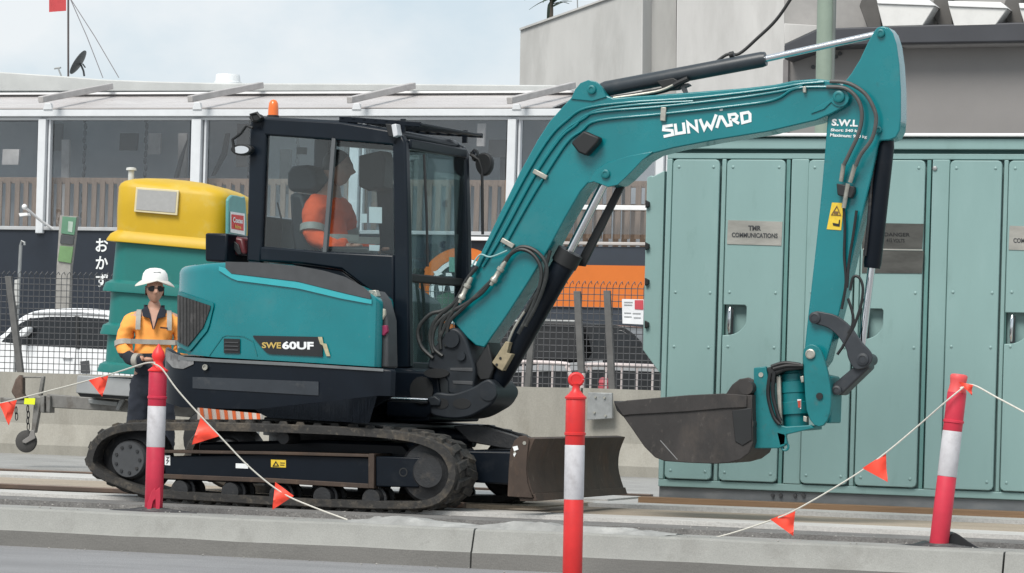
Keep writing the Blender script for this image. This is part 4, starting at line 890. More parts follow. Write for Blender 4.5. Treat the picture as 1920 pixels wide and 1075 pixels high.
# ================================================================== people
def skin_parts(chains, sub=3):
    """grow one continuous limb surface from chains of (point, radius); chains share a joint when they share its point"""
    vs, es, rs, idx = [], [], [], {}
    for ch in chains:
        prev = None
        for p, r in ch:
            k = tuple(round(c, 4) for c in p)
            if k not in idx: idx[k] = len(vs); vs.append(p); rs.append(r)
            i = idx[k]
            if prev is not None and prev != i: es.append((prev, i))
            prev = i
    me = bpy.data.meshes.new('tmp'); me.from_pydata([tuple(v) for v in vs], es, []); me.update()
    o = bpy.data.objects.new('tmp', me); COL.objects.link(o)
    sm = o.modifiers.new('s', 'SKIN'); sm.use_smooth_shade = True
    ly = me.skin_vertices[0].data if len(me.skin_vertices) else None
    if ly is None:
        bm = bmesh.new(); bm.from_mesh(me); bm.verts.layers.skin.verify(); bm.to_mesh(me); bm.free(); ly = me.skin_vertices[0].data
    for i, r in enumerate(rs):
        rr = r if isinstance(r, tuple) else (r, r); ly[i].radius = rr; ly[i].use_root = (i == 0)
    sb = o.modifiers.new('d', 'SUBSURF'); sb.levels = sub; sb.render_levels = sub
    bpy.context.view_layer.update()
    ev = bpy.data.meshes.new_from_object(o.evaluated_get(bpy.context.evaluated_depsgraph_get()))
    V_ = [v.co.copy() for v in ev.vertices]; F_ = [list(p.vertices) for p in ev.polygons]
    bpy.data.objects.remove(o); bpy.data.meshes.remove(me); bpy.data.meshes.remove(ev)
    return V_, F_
def bumpf(x, c, s): return math.exp(-((x - c) / s) ** 2)
def head_mesh(c, yaw=0.0, pitch=0.0, s=1.0):
    """face towards -y; c is the centre of the skull"""
    nu, nv = 56, 48; vs, fs = [], []
    for j in range(nv + 1):
        ph = math.pi * j / nv
        for i in range(nu):
            th = 2 * math.pi * i / nu
            x = math.sin(ph) * math.sin(th); y = -math.sin(ph) * math.cos(th); z = math.cos(ph)
            X, Y, Z = x * .076, y * .097, z * .118
            f = max(0, -y)
            if z < -.1: X *= 1 - .30 * min(1, (-z - .1) / .9) ** 1.2; Y *= 1 - .12 * min(1, (-z - .1) / .9)
            if y > 0 and z < -.2: Y *= 1 - .35 * min(1, (-z - .2) / .8)
            Y -= f * .034 * bumpf(X, 0, .015) * bumpf(Z, -.022, .018)            # nose
            Y -= f * .012 * bumpf(X, 0, .012) * bumpf(Z, .012, .022)
            Y += f * .010 * (bumpf(X, .031, .016) + bumpf(X, -.031, .016)) * bumpf(Z, .012, .012)   # eye sockets
            Y -= f * .006 * bumpf(Z, .034, .012) * bumpf(X, 0, .05)                               # brow
            Y -= f * .010 * bumpf(X, 0, .022) * (bumpf(Z, -.058, .007) + bumpf(Z, -.070, .007))     # lips
            Y += f * .005 * bumpf(X, 0, .03) * bumpf(Z, -.064, .004)
            Y -= f * .020 * bumpf(X, 0, .026) * bumpf(Z, -.098, .018)              # chin
            vs.append(V((X, Y, Z)) * s)
    for j in range(nv):
        for i in range(nu): fs.append([j * nu + i, j * nu + (i + 1) % nu, (j + 1) * nu + (i + 1) % nu, (j + 1) * nu + i])
    for sd_ in (-1, 1):
        o = len(vs)
        for j in range(7):
            ph = math.pi * j / 6
            for i in range(10):
                th = 2 * math.pi * i / 10
                vs.append(V((sd_ * (.074 + .010 * math.sin(ph) * math.cos(th)), .012 + .018 * math.sin(ph) * math.sin(th), .0 + .032 * math.cos(ph))) * s)
        for j in range(6):
            for i in range(10): fs.append([o + j * 10 + i, o + j * 10 + (i + 1) % 10, o + (j + 1) * 10 + (i + 1) % 10, o + (j + 1) * 10 + i])
    M = Matrix.Rotation(yaw, 3, 'Z') @ Matrix.Rotation(pitch, 3, 'X')
    return [M @ v + V(c) for v in vs], fs, M
def hand_chains(wr, d, nrm, side):
    """palm and five bent fingers: d along the hand, nrm out of the palm, side towards the thumb"""
    d, nrm = V(d).normalized(), V(nrm).normalized(); sd_ = V(side).normalized()
    ch = [[(wr, .027), (wr + d * .045, (.038, .018)), (wr + d * .085, (.040, .016))]]
    for k, (off, ln) in enumerate(((.030, .070), (.010, .080), (-.010, .074), (-.030, .058))):
        b = wr + d * .070 + sd_ * off; k1 = b + d * ln * .45 + nrm * .010; k2 = k1 + d * ln * .26 + nrm * .028; k3 = k2 + nrm * .026 - d * .002
        ch.append([(b, .0095), (k1, .0092), (k2, .0086), (k3, .0075)])
    t0 = wr + d * .030 + sd_ * .022; t1 = t0 + d * .028 + sd_ * .030 + nrm * .012; t2 = t1 + d * .030 + nrm * .014
    ch.append([(t0, .013), (t1, .011), (t2, .009)])
    return ch
def body_obj(name, comps, m, parent):
    mb = MB()
    for vs, fs in comps: mb.add(vs, fs)
    return mb.build(name, m, parent, smooth=180, local=True)

# ---- the worker on foot: faces the camera, forearms across the front of the waist
wd = 26.8; wp = CAM + ray(284, 760) * wd; wg = V((wp.x, wp.y, 0))
WK = thing('person', wg, 'worker in white hard hat and orange hi-vis shirt standing behind the red bollard', 'person', rz=PHI + R(6))
def Z(x, y, z): return V((x, y, z))
# hips, legs, torso, arms of one skeleton (x to the right in the picture, y away)
hipz, shz = .86, 1.335
legs = []
for sx in (-1, 1):
    legs.append([(Z(0, 0, .90), (.13, .10)), (Z(sx * .09, 0, .82), .085), (Z(sx * .11, -.01, .46), .058), (Z(sx * .12, .02, .09), .042), (Z(sx * .125, -.05, .045), (.045, .035)), (Z(sx * .13, -.16, .03), (.042, .026))])
torso = [(Z(0, 0, .90), (.13, .10)), (Z(0, .01, 1.06), (.135, .095)), (Z(0, .015, 1.22), (.155, .105)), (Z(0, .015, 1.33), (.13, .085)), (Z(0, .01, 1.42), .055), (Z(0, -.005, 1.50), .052)]
armL = [(Z(0, .015, 1.33), (.13, .085)), (Z(-.185, .015, 1.335), .062), (Z(-.235, .02, 1.10), .048), (Z(-.16, -.14, .98), .038), (Z(-.07, -.21, .99), .030)]
armR = [(Z(0, .015, 1.33), (.13, .085)), (Z(.185, .015, 1.335), .062), (Z(.235, .02, 1.10), .048), (Z(.15, -.13, .97), .038), (Z(.06, -.19, .96), .030)]
bodyv = skin_parts([torso, armL, armR] + legs)
hv, hf, HM = head_mesh(Z(0, -.02, 1.572), yaw=R(8), pitch=R(2), s=.96)
hands = [skin_parts(hand_chains(Z(-.075, -.208, .988), (1, -.25, 0), (0, 1, -.2), (0, 0, 1)), 1), skin_parts(hand_chains(Z(.065, -.188, .960), (-1, -.3, -.1), (0, 1, -.2), (0, 0, 1)), 1)]
body_obj('body', [bodyv, (hv, hf)] + hands, SKIN, WK)
# shirt: torso and sleeves as an outer skin, then bands, collar
sh = skin_parts([[(Z(0, .0, .80), (.165, .128)), (Z(0, .0, .93), (.165, .125)), (Z(0, .01, 1.06), (.168, .122)), (Z(0, .015, 1.22), (.182, .128)), (Z(0, .02, 1.335), (.155, .105)), (Z(0, .02, 1.385), (.085, .075))],
                 [(Z(0, .02, 1.335), (.155, .105)), (Z(-.19, .015, 1.325), .084), (Z(-.25, .02, 1.10), .072), (Z(-.195, -.09, 1.00), .064)],
                 [(Z(0, .02, 1.335), (.155, .105)), (Z(.19, .015, 1.325), .084), (Z(.25, .02, 1.10), .072), (Z(.195, -.09, 1.00), .064)]])
def wrinkle(vs, amp=.006, fq=26):
    from mathutils import noise
    out = []
    for v in vs:
        q = V((v.x * 1.0, v.y * 1.0, v.z * 1.9)); f1 = noise.noise_vector(q * 7.0) * amp * 1.7; f2 = noise.noise_vector(q * 16.0 + V((3, 1, 7))) * amp * 1.1
        rdg = (1 - abs(noise.noise(q * 9.0 + V((v.x * 6, 0, 0))))) ** 3 * amp * 1.3; e = V((v.x, v.y, 0)); e = e.normalized() if e.length > .02 else V((0, -1, 0))
        out.append(v + f1 + f2 + e * rdg)
    return out
    return [v + V((math.sin(v.z * fq + v.x * 17) * amp, math.sin(v.z * fq * 1.3 + v.x * 23 + 1) * amp, math.sin(v.x * fq + v.z * 9) * amp * .6)) for v in vs]
SHIRTM = None
svs = wrinkle(sh[0])
def split_faces(vs, fs, fn):
    a, b_ = [], []
    for f in fs: (a if fn(sum((vs[i] for i in f), V((0, 0, 0))) / len(f)) else b_).append(f)
    return a, b_
band_t = lambda c: 1.075 < c.z < 1.125 and abs(c.x) < .20
vband = lambda c: c.z > 1.22 and .105 < abs(c.x) < .150 and c.y < .05
navy_low = lambda c: c.z < 1.035
mb = MB()
for f in sh[1]:
    pass
mb.v = list(svs)
for f in sh[1]:
    c = sum((svs[i] for i in f), V((0, 0, 0))) / len(f); mb.f.append(f)
    mb.m.append(2 if navy_low(c) else 0)
shirt = mb.build('shirt', [HIVIS, RETRO, CLOTHN], WK, smooth=180, local=True)
def ring_band(name, parent, m, z0, z1, rx, ry, cx=0, cy=0, n=32, a0=0, a1=360, tilt=0.0):
    b = MB(); rings = []
    for k in range(n + 1):
        a = R(a0 + (a1 - a0) * k / n); e = V((math.sin(a), -math.cos(a), 0)); p = V((cx + rx * e.x, cy + ry * e.y, 0)); dz = tilt * e.x
        rings.append([p + V((0, 0, z0 + dz)), p + V((0, 0, z1 + dz)), p + V((0, 0, z1 + dz)) - e * .012, p + V((0, 0, z0 + dz)) - e * .012])
    b.loft(rings); return b.build(name, m, parent, smooth=60, local=True)
def shell_radius(vs, z, dz=.03, xmax=.22):
    xs = [abs(v.x) for v in vs if abs(v.z - z) < dz and abs(v.x) < xmax]; ys = [v.y for v in vs if abs(v.z - z) < dz and abs(v.x) < .1]
    return (max(xs), max(ys), min(ys))
def follow_band(vs, z0, z1, name, m, out=.006):
    """reflective tape laid round the torso: sampled from the shirt itself"""
    b = MB(); rings = []; n = 28
    for k in range(n + 1):
        a = 2 * math.pi * k / n; e = V((math.sin(a), -math.cos(a), 0)); best = 0
        for v in vs:
            if abs(v.z - (z0 + z1) / 2) < .04 and abs(v.x) < .215:
                q = V((v.x, v.y - .01, 0)); 
                if q.length > 1e-6 and q.normalized().dot(e) > .95: best = max(best, q.length)
        best = best or .15; p = e * (best + out) + V((0, .01, 0)); rings.append([p + V((0, 0, z0)), p + V((0, 0, z1)), p - e * .03 + V((0, 0, z1)), p - e * .03 + V((0, 0, z0))])
    b.loft(rings, cap=False); return b.build(name, m, shirt, smooth=60, local=True)
follow_band(svs, 1.115, 1.155, 'reflective_band', RETRO)
for sx in (-1, 1):
    rings = []; b = MB()
    for (z, y, dx) in ((1.405, .03, .12), (1.40, -.03, .125), (1.36, -.082, .128), (1.30, -.112, .130), (1.235, -.118, .130)):
        c = V((sx * dx, y, z)); rings.append([c + V((-.02, -.008, 0)), c + V((.02, -.008, 0)), c + V((.02, .02, 0)), c + V((-.02, .02, 0))])
    b.loft(rings); b.build('shoulder_band', RETRO, shirt, smooth=60, local=True)
    ax = V((sx * .247, .012, 1.115)); d_ = V((sx * -.01, -.03, -.10)).normalized()
    b = MB(); b.tube([ax - d_ * .022, ax + d_ * .022], .077, 18); b.build('sleeve_band', RETRO, shirt, smooth=50, local=True)
    b = MB(); cu_v = skin_parts([[(Z(sx * .225, -.035, 1.03), .067), (Z(sx * .18, -.11, .985), .060), (Z(sx * .13, -.165, .975), .055), (Z(sx * .065, -.205, .978), .046)]], 2)
    b.add(wrinkle(cu_v[0], .004), cu_v[1]); b.build('cuff', CLOTHN, shirt, smooth=180, local=True)
    b = MB(); b.tube([V((sx * .145, -.150, .979)), V((sx * .105, -.182, .977))], .059, 16); b.build('cuff_band', RETRO, shirt, smooth=50, local=True)
# open navy collar and the bare V at the throat
b = MB(); b.add([V(p) for p in ((-.05, -.094, 1.385), (.05, -.094, 1.385), (.012, -.138, 1.215), (-.012, -.138, 1.215))], [[0, 1, 2, 3]])
b = MB(); vv = [V((-.055, -.070, 1.40)), V((.055, -.070, 1.40)), V((.030, -.122, 1.31)), V((.004, -.139, 1.235)), V((-.030, -.122, 1.31))]; b.prism(vv, V((0, .02, 0))); b.build('open_neck', SKIN, shirt, smooth=0, local=True)
for sx in (-1, 1):
    b = MB(); b.prism([V(p) for p in ((sx * .055, -.075, 1.435), (sx * .105, -.05, 1.400), (sx * .090, -.098, 1.345), (sx * .035, -.128, 1.330), (sx * .006, -.146, 1.235), (sx * .0, -.142, 1.24), (sx * .030, -.115, 1.365))], V((0, .016, .004))); b.build('collar', CLOTHN, shirt, bevel=.004, local=True)
ring_band('collar_back', shirt, CLOTHN, 1.375, 1.445, .088, .080, 0, .01, 20, 60, 300)
b = MB(); b.prism([V((.055 + x, -.150 + (x * .2), 1.262 + z)) for x, z in ((0, 0), (.06, -.004), (.06, -.016), (0, -.012))], V((0, .02, 0))); b.build('chest_print', CLOTHN, shirt, smooth=0, local=True)
# trousers and boots
tr = skin_parts([[(Z(0, .0, .93), (.150, .112)), (Z(0, 0, .84), (.155, .115))]] + [[(Z(0, 0, .84), (.155, .115)), (Z(sx * .095, 0, .74), .105), (Z(sx * .115, -.01, .44), .088), (Z(sx * .125, .02, .11), .074)] for sx in (-1, 1)])
body_obj('trousers', [(wrinkle(tr[0]), tr[1])], CLOTHN, WK)
bt = [skin_parts([[(Z(sx * .125, .03, .15), .060), (Z(sx * .125, .02, .06), .058), (Z(sx * .13, -.08, .045), (.052, .042)), (Z(sx * .135, -.17, .035), (.050, .033))]]) for sx in (-1, 1)]
for q in bt: body_obj('boot', [q], BLACK, WK)
# hard hat with brim attachment, sunglasses
hc = V((0, -.012, 1.618)); HT = mat('hat_white', (.80, .80, .78), .4, var=.04)
def hat_ring(k, rx, ry, z, n=32, yb=None): return [HM @ V((rx * math.sin(2 * math.pi * i / n), -(ry if (yb is None or math.cos(2 * math.pi * i / n) > 0) else yb) * math.cos(2 * math.pi * i / n), z + k * abs(math.sin(2 * math.pi * i / n)))) + hc for i in range(n)]
b = MB(); b.loft([hat_ring(0, .110, .128, .030), hat_ring(0, .108, .126, .055), hat_ring(0, .100, .116, .090), hat_ring(0, .080, .094, .118), hat_ring(0, .045, .055, .134), hat_ring(0, .008, .010, .138)]); hat = b.build('hard_hat', HT, WK, smooth=60, local=True)
b = MB(); b.loft([hat_ring(0, .104, .122, .036), hat_ring(-.014, .132, .138, .032, yb=.16), hat_ring(-.040, .160, .142, .034, yb=.19), hat_ring(-.052, .166, .143, .031, yb=.195), hat_ring(-.044, .160, .140, .028, yb=.188), hat_ring(-.018, .130, .136, .026, yb=.158), hat_ring(0, .104, .122, .028)], cap=False); b.build('brim', mat('brim_offwhite', (.62, .59, .54), .7, var=.06), hat, smooth=60, local=True)
b = MB()
for y_, z_, w_ in ((-.105, .098, .030),): b.prism([HM @ V((x, y_ - .008 + abs(x) * .1, z_ + dz)) + hc for x, dz in ((-w_, 0), (w_, .003), (w_, .010), (-w_, .007))], HM @ V((0, .012, 0)))
b.build('hat_badge', mat('badge_grey', (.35, .36, .38), .5), hat, smooth=0, local=True)
fc = V((0, -.02, 1.572))
b = MB()
for sx in (-1, 1):
    b.prism([HM @ V((sx * (.033 + .033 * math.cos(a)), -.098 + .012 * max(0, math.cos(a)) + .004, .010 + .024 * math.sin(a) - .004 * math.cos(a))) + fc for a in [2 * math.pi * k / 14 for k in range(14)]], HM @ V((0, .008, 0)))
b.prism([HM @ V((x, -.106, z)) + fc for x, z in ((-.012, .014), (.012, .014), (.012, .020), (-.012, .020))], HM @ V((0, .006, 0)))
for sx in (-1, 1): b.tube([HM @ V((sx * .062, -.085, .016)) + fc, HM @ V((sx * .078, -.02, .018)) + fc, HM @ V((sx * .079, .01, .014)) + fc], .004, 6)
b.build('sunglasses', mat('dark_lens', (.008, .008, .010), .12, var=.0), WK, smooth=40, local=True)
b = MB(); vs_, fs_ = [], []
hr = MB(); hr.loft([[HM @ V((.080 * math.sin(R(a)), -.101 * math.cos(R(a)) + .006, z)) + fc for a in range(80, 281, 10)] for z in (-.05, -.01, .03)], cap=False, closed=False); 
hr.build('hair', HAIR, WK, smooth=60, local=True)

# ---- the operator, seated in the cab in profile
seat_pt = Pl(U(0, -.50, 0), AU).at(624, 481)
OPR = thing('person', seat_pt, 'excavator operator in an orange-red hi-vis shirt seated inside the cab, seen in profile', 'person', rz=AU - R(90) + R(180))
# local frame: facing -y is the machine's forward direction; x to his left in front view
OPR.rotation_euler = (0, 0, AU + R(90))
tz = -.12
t2 = [(Z(0, .02, tz), (.15, .12)), (Z(0, .04, tz + .20), (.14, .105)), (Z(0, .05, tz + .38), (.165, .11)), (Z(0, .05, tz + .49), (.13, .085)), (Z(0, .03, tz + .585), .060), (Z(0, .005, tz + .66), .056)]
a2_ = []
for sx in (-1, 1): a2_.append([(Z(0, .05, tz + .49), (.13, .085)), (Z(sx * .19, .05, tz + .48), .064), (Z(sx * .25, .02, tz + .24), .050), (Z(sx * .24, -.20, tz + .17), .038), (Z(sx * .22, -.28, tz + .18), .030)])
l2_ = [[(Z(0, .02, tz), (.15, .12)), (Z(sx * .10, -.02, tz), .09), (Z(sx * .13, -.42, tz + .03), .064), (Z(sx * .13, -.50, tz - .36), .046), (Z(sx * .13, -.60, tz - .42), (.045, .03))] for sx in (-1, 1)]
ov = skin_parts([t2] + a2_ + l2_)
ohv, ohf, OM = head_mesh(Z(0, -.02, tz + .745), yaw=R(8), pitch=R(2), s=1.08)
oh = [skin_parts(hand_chains(Z(sx * .22, -.27, tz + .18), (0, -1, .1), (0, 0, -1), (-sx, 0, 0)), 1) for sx in (-1, 1)]
body_obj('body', [ov, (ohv, ohf)] + oh, mat('tanned_skin', (.40, .21, .15), .5, var=.1, scale=20), OPR)
o2 = skin_parts([[(Z(0, .02, tz + .02), (.185, .150)), (Z(0, .035, tz + .18), (.178, .140)), (Z(0, .05, tz + .36), (.190, .138)), (Z(0, .055, tz + .49), (.165, .110)), (Z(0, .045, tz + .55), (.09, .078))]] +
                [[(Z(0, .055, tz + .49), (.165, .110)), (Z(sx * .20, .05, tz + .47), .090), (Z(sx * .262, .02, tz + .24), .076), (Z(sx * .25, -.14, tz + .185), .062), (Z(sx * .235, -.25, tz + .18), .048)] for sx in (-1, 1)])
osv = wrinkle(o2[0], .007, 24)
b = MB(); b.add(osv, o2[1]); osh = b.build('shirt', HIVISD, OPR, smooth=180, local=True)
rings = []; b = MB(); n = 28
for k in range(n + 1):
    a = 2 * math.pi * k / n; e = V((math.sin(a), -math.cos(a), 0)); best = 0
    for v in osv:
        if abs(v.z - (tz + .24)) < .04 and abs(v.x) < .22:
            q = V((v.x, v.y - .035, 0))
            if q.length > 1e-6 and q.normalized().dot(e) > .95: best = max(best, q.length)
    best = best or .17; p = e * (best + .006) + V((0, .035, 0)); rings.append([p + V((0, 0, tz + .215)), p + V((0, 0, tz + .265)), p - e * .03 + V((0, 0, tz + .265)), p - e * .03 + V((0, 0, tz + .215))])
b.loft(rings, cap=False); b.build('reflective_band', RETRO, osh, smooth=60, local=True)
for sx in (-1, 1):
    ax = V((sx * .25, .03, tz + .30)); d_ = V((sx * .06, -.03, -.23)).normalized(); b = MB(); b.tube([ax - d_ * .025, ax + d_ * .025], .090, 18); b.build('sleeve_band', RETRO, osh, smooth=50, local=True)
o3 = skin_parts([[(Z(0, .02, tz + .03), (.165, .135)), (Z(0, .02, tz - .02), (.17, .135))]] + [[(Z(0, .02, tz - .02), (.17, .135)), (Z(sx * .11, -.04, tz - .01), .105), (Z(sx * .135, -.42, tz + .03), .080), (Z(sx * .135, -.50, tz - .34), .062)] for sx in (-1, 1)])
body_obj('trousers', [o3], CLOTHN, OPR)
for sx in (-1, 1): body_obj('boot', [skin_parts([[(Z(sx * .135, -.50, tz - .30), .056), (Z(sx * .135, -.50, tz - .39), .054), (Z(sx * .135, -.60, tz - .42), (.048, .036)), (Z(sx * .135, -.67, tz - .43), (.044, .03))]])], BLACK, OPR)
fo = V((0, -.02, tz + .745))
b = MB(); rr = []
for (z, kx, ky, y0_) in ((-.02, .087, .100, 95), (.03, .088, .108, 62), (.07, .080, .102, 40), (.10, .060, .080, 0), (.125, .032, .042, 0), (.134, .006, .008, 0)):
    rr.append([OM @ V((kx * 1.02 * math.sin(R(y0_ + (360 - 2 * y0_) * i / 24)), -ky * math.cos(R(y0_ + (360 - 2 * y0_) * i / 24)) + .006, z)) + fo for i in range(25)])
b.loft(rr, cap=False, closed=False); b.build('hair', HAIR, OPR, smooth=60, local=True)
# ================================================================== green electrical cabinet
gC = ground(1236, 951, 0); YC = gC.y; PQ = YP(YC)
def qx(u, v=600): return PQ.at(u, v).x
CABT = thing('cabinet', (PQ.at(1560, 900).x, YC, 0), 'long pale green steel cabinet with tall doors and metal name plates, behind the bucket', 'cabinet')
zt = PQ.at(1560, 288).z; zb = PQ.at(1560, 921).z; xl, xr = PQ.at(1243, 600).x, PQ.at(2560, 600).x; DP = 1.3
def cbox(x0, x1, z0, z1, y0, y1, m, name, parent=CABT, bev=.006):
    b = MB(); b.box(((x0 + x1) / 2, YC + (y0 + y1) / 2, (z0 + z1) / 2), (x1 - x0, y1 - y0, z1 - z0)); return b.build(name, m, parent, bevel=bev)
cbox(xl + .03, xr, zb, zt, .05, DP, CABG, 'body')
cbox(xl - .01, xr + .04, zt + .028, zt + .105, -.03, DP + .05, CABG, 'roof_band'); cbox(xl + .01, xr, zt - .0, zt + .03, .02, DP - .02, CABD, 'roof_gap', bev=0)
cbox(xl - .03, xr + .06, zt + .118, zt + .142, -.06, DP + .08, WHITE, 'roof_sheet'); cbox(xl + .0, xr, zt + .103, zt + .12, .0, DP, CABD, 'roof_gap', bev=0)
cbox(xl + .0, xr + .02, -.01, zb - .012, .02, DP - .05, mat('plinth_steel', (.20, .215, .225), .45, metal=.35, var=.18, scale=3, dirt=((.28, .28, .275), .5, 3, .55), stretch=(1, 1, 2)), 'plinth')
cbox(xl, xr, zb - .014, zb + .04, -.006, .06, CABG, 'bottom_rail'); cbox(xl, xr, zt - .042, zt, -.006, .06, CABG, 'top_rail')
pl_ = None
for (u, v) in ((1448, 929), (1463, 929), (1490, 929), (1506, 929), (1447, 949), (1463, 949), (1505, 949)):
    q = PQ.at(u, v); MB().cyl(q + V((0, .0, 0)), q + V((0, .03, 0)), .013, 10).build('bolt_hole', TRIM, CABT)
d_top, d_bot = zt - .048, zb + .047
def rows(z): return [u for u in z]
DOORS = []                                             # (left u, right u) at row 600, kind
for k in range(5):
    if k == 0: e = [(1256, 1343), (1357, 1466)]
    elif k == 1: e = [(1510, 1598), (1612, 1728)]
    elif k == 2: e = [(1775, 1872), (1885, 2003)]
    elif k == 3: e = [(2052, 2150), (2164, 2286)]
    else: break
    DOORS += [(e[0][0], e[0][1], 'panel'), (e[1][0], e[1][1], 'door')]
first_handle = None
for i, (ua, ub, kind) in enumerate(DOORS):
    x0, x1 = qx(ua), qx(ub); y_ = YC - .028
    b = MB(); r_ = .03
    pts = [(x0 + r_, d_bot), (x1 - r_, d_bot), (x1 - .009, d_bot + .009), (x1, d_bot + r_), (x1, d_top - r_), (x1 - .009, d_top - .009), (x1 - r_, d_top), (x0 + r_, d_top), (x0 + .009, d_top - .009), (x0, d_top - r_), (x0, d_bot + r_), (x0 + .009, d_bot + .009)]
    hz = PQ.at((ua + ub) / 2, 573 + (ua - 1357) * .028).z
    if kind == 'door':
        # the door leaf is cut round a quarter-round hand recess
        ww = x1 - x0; hx0, hx1, hzt, hzb = x0 + .02, x0 + .175, hz, hz - .22
        leaf = [(x0, d_bot + r_), (x0 + .009, d_bot + .009), (x0 + r_, d_bot), (x1 - r_, d_bot), (x1 - .009, d_bot + .009), (x1, d_bot + r_), (x1, d_top - r_), (x1 - .009, d_top - .009), (x1 - r_, d_top), (x0 + r_, d_top), (x0 + .009, d_top - .009), (x0, d_top - r_),
                (x0, hzt), (hx1 - .012, hzt), (hx1, hzt - .012), (hx1, hzt - .10)] + [(hx0 + (hx1 - hx0) * math.cos(R(90 * k / 8)), hzt - .10 - .12 * math.sin(R(90 * k / 8))) for k in range(1, 9)] + [(x0, hzb)]
        b.prism([(x, y_, z) for x, z in leaf], V((0, .030, 0)))
    else: b.prism([(x, y_, z) for x, z in pts], V((0, .030, 0)))
    d = b.build('door', CABG, CABT, bevel=.006)
    zm = d_bot + (d_top - d_bot) * (.44 if True else .5)
    for (bx_, bz_) in [(x, z) for x in (x0 + .045, x1 - .045) for z in (d_top - .055, d_bot + .06, PQ.at(ua, 548).z, PQ.at(ua, 650).z)]:
        MB().lathe((bx_, y_, bz_), (0, -1, 0), [(-.004, .012), (.003, .011), (.007, .005)], 8).build('stud', CABG, d)
    if kind == 'door':
        b = MB(); b.tube([(x0 + .055, y_ - .006, hz - .02), (x0 + .055, y_ - .018, hz - .05), (x0 + .052, y_ - .018, hz - .17), (x0 + .052, y_ - .004, hz - .20)], [.010, .015, .013, .008], 10); b.build('handle', CHROME, d)
        cbox(x0 + .035, x0 + .07, hz - .215, hz - .02, .0, .012, TRIM, 'lock_plate', d, .004)
    if i in (1, 5, 7):
        v0 = 413 + (ua - 1357) * .02; p0 = PQ.off(-.028)
        b = MB(); b.px(p0, [(ua + 8, v0), (ub + 1, v0 + 3), (ub - 1, v0 + 48), (ua + 6, v0 + 45)], .004, -.005); pp = b.build('name_plate', STAIN, d, smooth=0)
        text_px('TMR', p0, [(ua + 46, v0 + 10), (ua + 70, v0 + 10.5), (ua + 70, v0 + 20), (ua + 46, v0 + 19.5)], TRIM, 'plate_letters', d, off=-.008, thick=.04)
        text_px('COMMUNICATIONS', p0, [(ua + 15, v0 + 23), (ua + 101, v0 + 25), (ua + 101, v0 + 34), (ua + 15, v0 + 32)], TRIM, 'plate_letters', d, off=-.008, thick=.03)
    if i == 3:
        p0 = PQ.off(-.028)
        for (va, vb_) in ((418, 466), (469, 512)):
            b = MB(); b.px(p0, [(1618, va), (1732, va + 2), (1729, vb_ + 1), (1616, vb_)], .004, -.005); b.build('name_plate', DPLATE, d, smooth=0)
        b = MB(); b.px(p0, [(1618, 466), (1730, 468), (1730, 470), (1618, 468.5)], .003, -.009); b.build('plate_edge', STAIN, d, smooth=0)
        text_px('DANGER', p0, [(1658, 436), (1706, 437), (1706, 444), (1658, 443)], BLACK, 'plate_letters', d, off=-.008, thick=.02)
        text_px('415 VOLTS', p0, [(1662, 447), (1696, 448), (1696, 455), (1662, 454)], BLACK, 'plate_letters', d, off=-.008, thick=.02)
for k, (ua, ub) in enumerate(((1346, 1354), (1600, 1609), (1875, 1883), (2153, 2161))):
    cbox(qx(ua), qx(ub), zb + .04, zt - .042, -.004, .055, CABG, 'mullion'); cbox(qx(ub) , qx(ub) + .012, zb + .03, zt - .05, .01, .055, CABD, 'seam', bev=0)
for k, (ua, ub) in enumerate(((1243, 1253), (1477, 1509), (1741, 1773), (2017, 2050))):
    cbox(qx(ua), qx(ub), zb + .04, zt - .042, -.010, .055, CABG, 'post'); cbox(qx(ub) + .0, qx(ub) + .008, zb + .04, zt - .05, .0, .055, CABD, 'seam', bev=0)
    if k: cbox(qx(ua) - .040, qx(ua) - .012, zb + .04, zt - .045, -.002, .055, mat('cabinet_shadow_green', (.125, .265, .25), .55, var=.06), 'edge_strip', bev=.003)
q = PQ.at(1753, 316, -.012); MB().lathe(q, (0, -1, 0), [(-.004, .018), (.008, .016), (.012, .006)], 10).build('stud', GALV, CABT)
# small side box with hinges on the left flank
sb = Pl((0, YC + .12, 0), 0); b = MB(); b.px(sb, [(1213, 333), (1221, 329), (1224, 331), (1246, 320), (1237, 700), (1205, 656)], .5); sbx = b.build('side_box', CABG, CABT, bevel=.006)
for v in (382, 461, 528, 608):
    b = MB(); b.px(sb, [(1211 - v * .006 + 1, v - 7), (1219 - v * .006, v - 3), (1219 - v * .006, v + 5), (1211 - v * .006 + 1, v + 8)], .05, -.03); b.build('hinge', BLACK, sbx, bevel=.003)
# timber lying in front of the cabinet
pt = YP(YC - .12); b = MB(); n = 14; rings = []
xa, xb = pt.at(1198, 955).x, 2.5
for k in range(n + 1):
    x = xa + (xb - xa) * k / n; j = rng.uniform(-.004, .004)
    rings.append([V((x, YC - .15 + j, .022)), V((x, YC - .15 + j, .075)), V((x, YC - .04 + j, .077)), V((x, YC - .04 + j, .022))])
b.loft(rings); tag(b.build('timber_beam', TIMBER, bevel=.004), 'long brown timber beam lying on the ground along the foot of the green cabinet', 'timber')

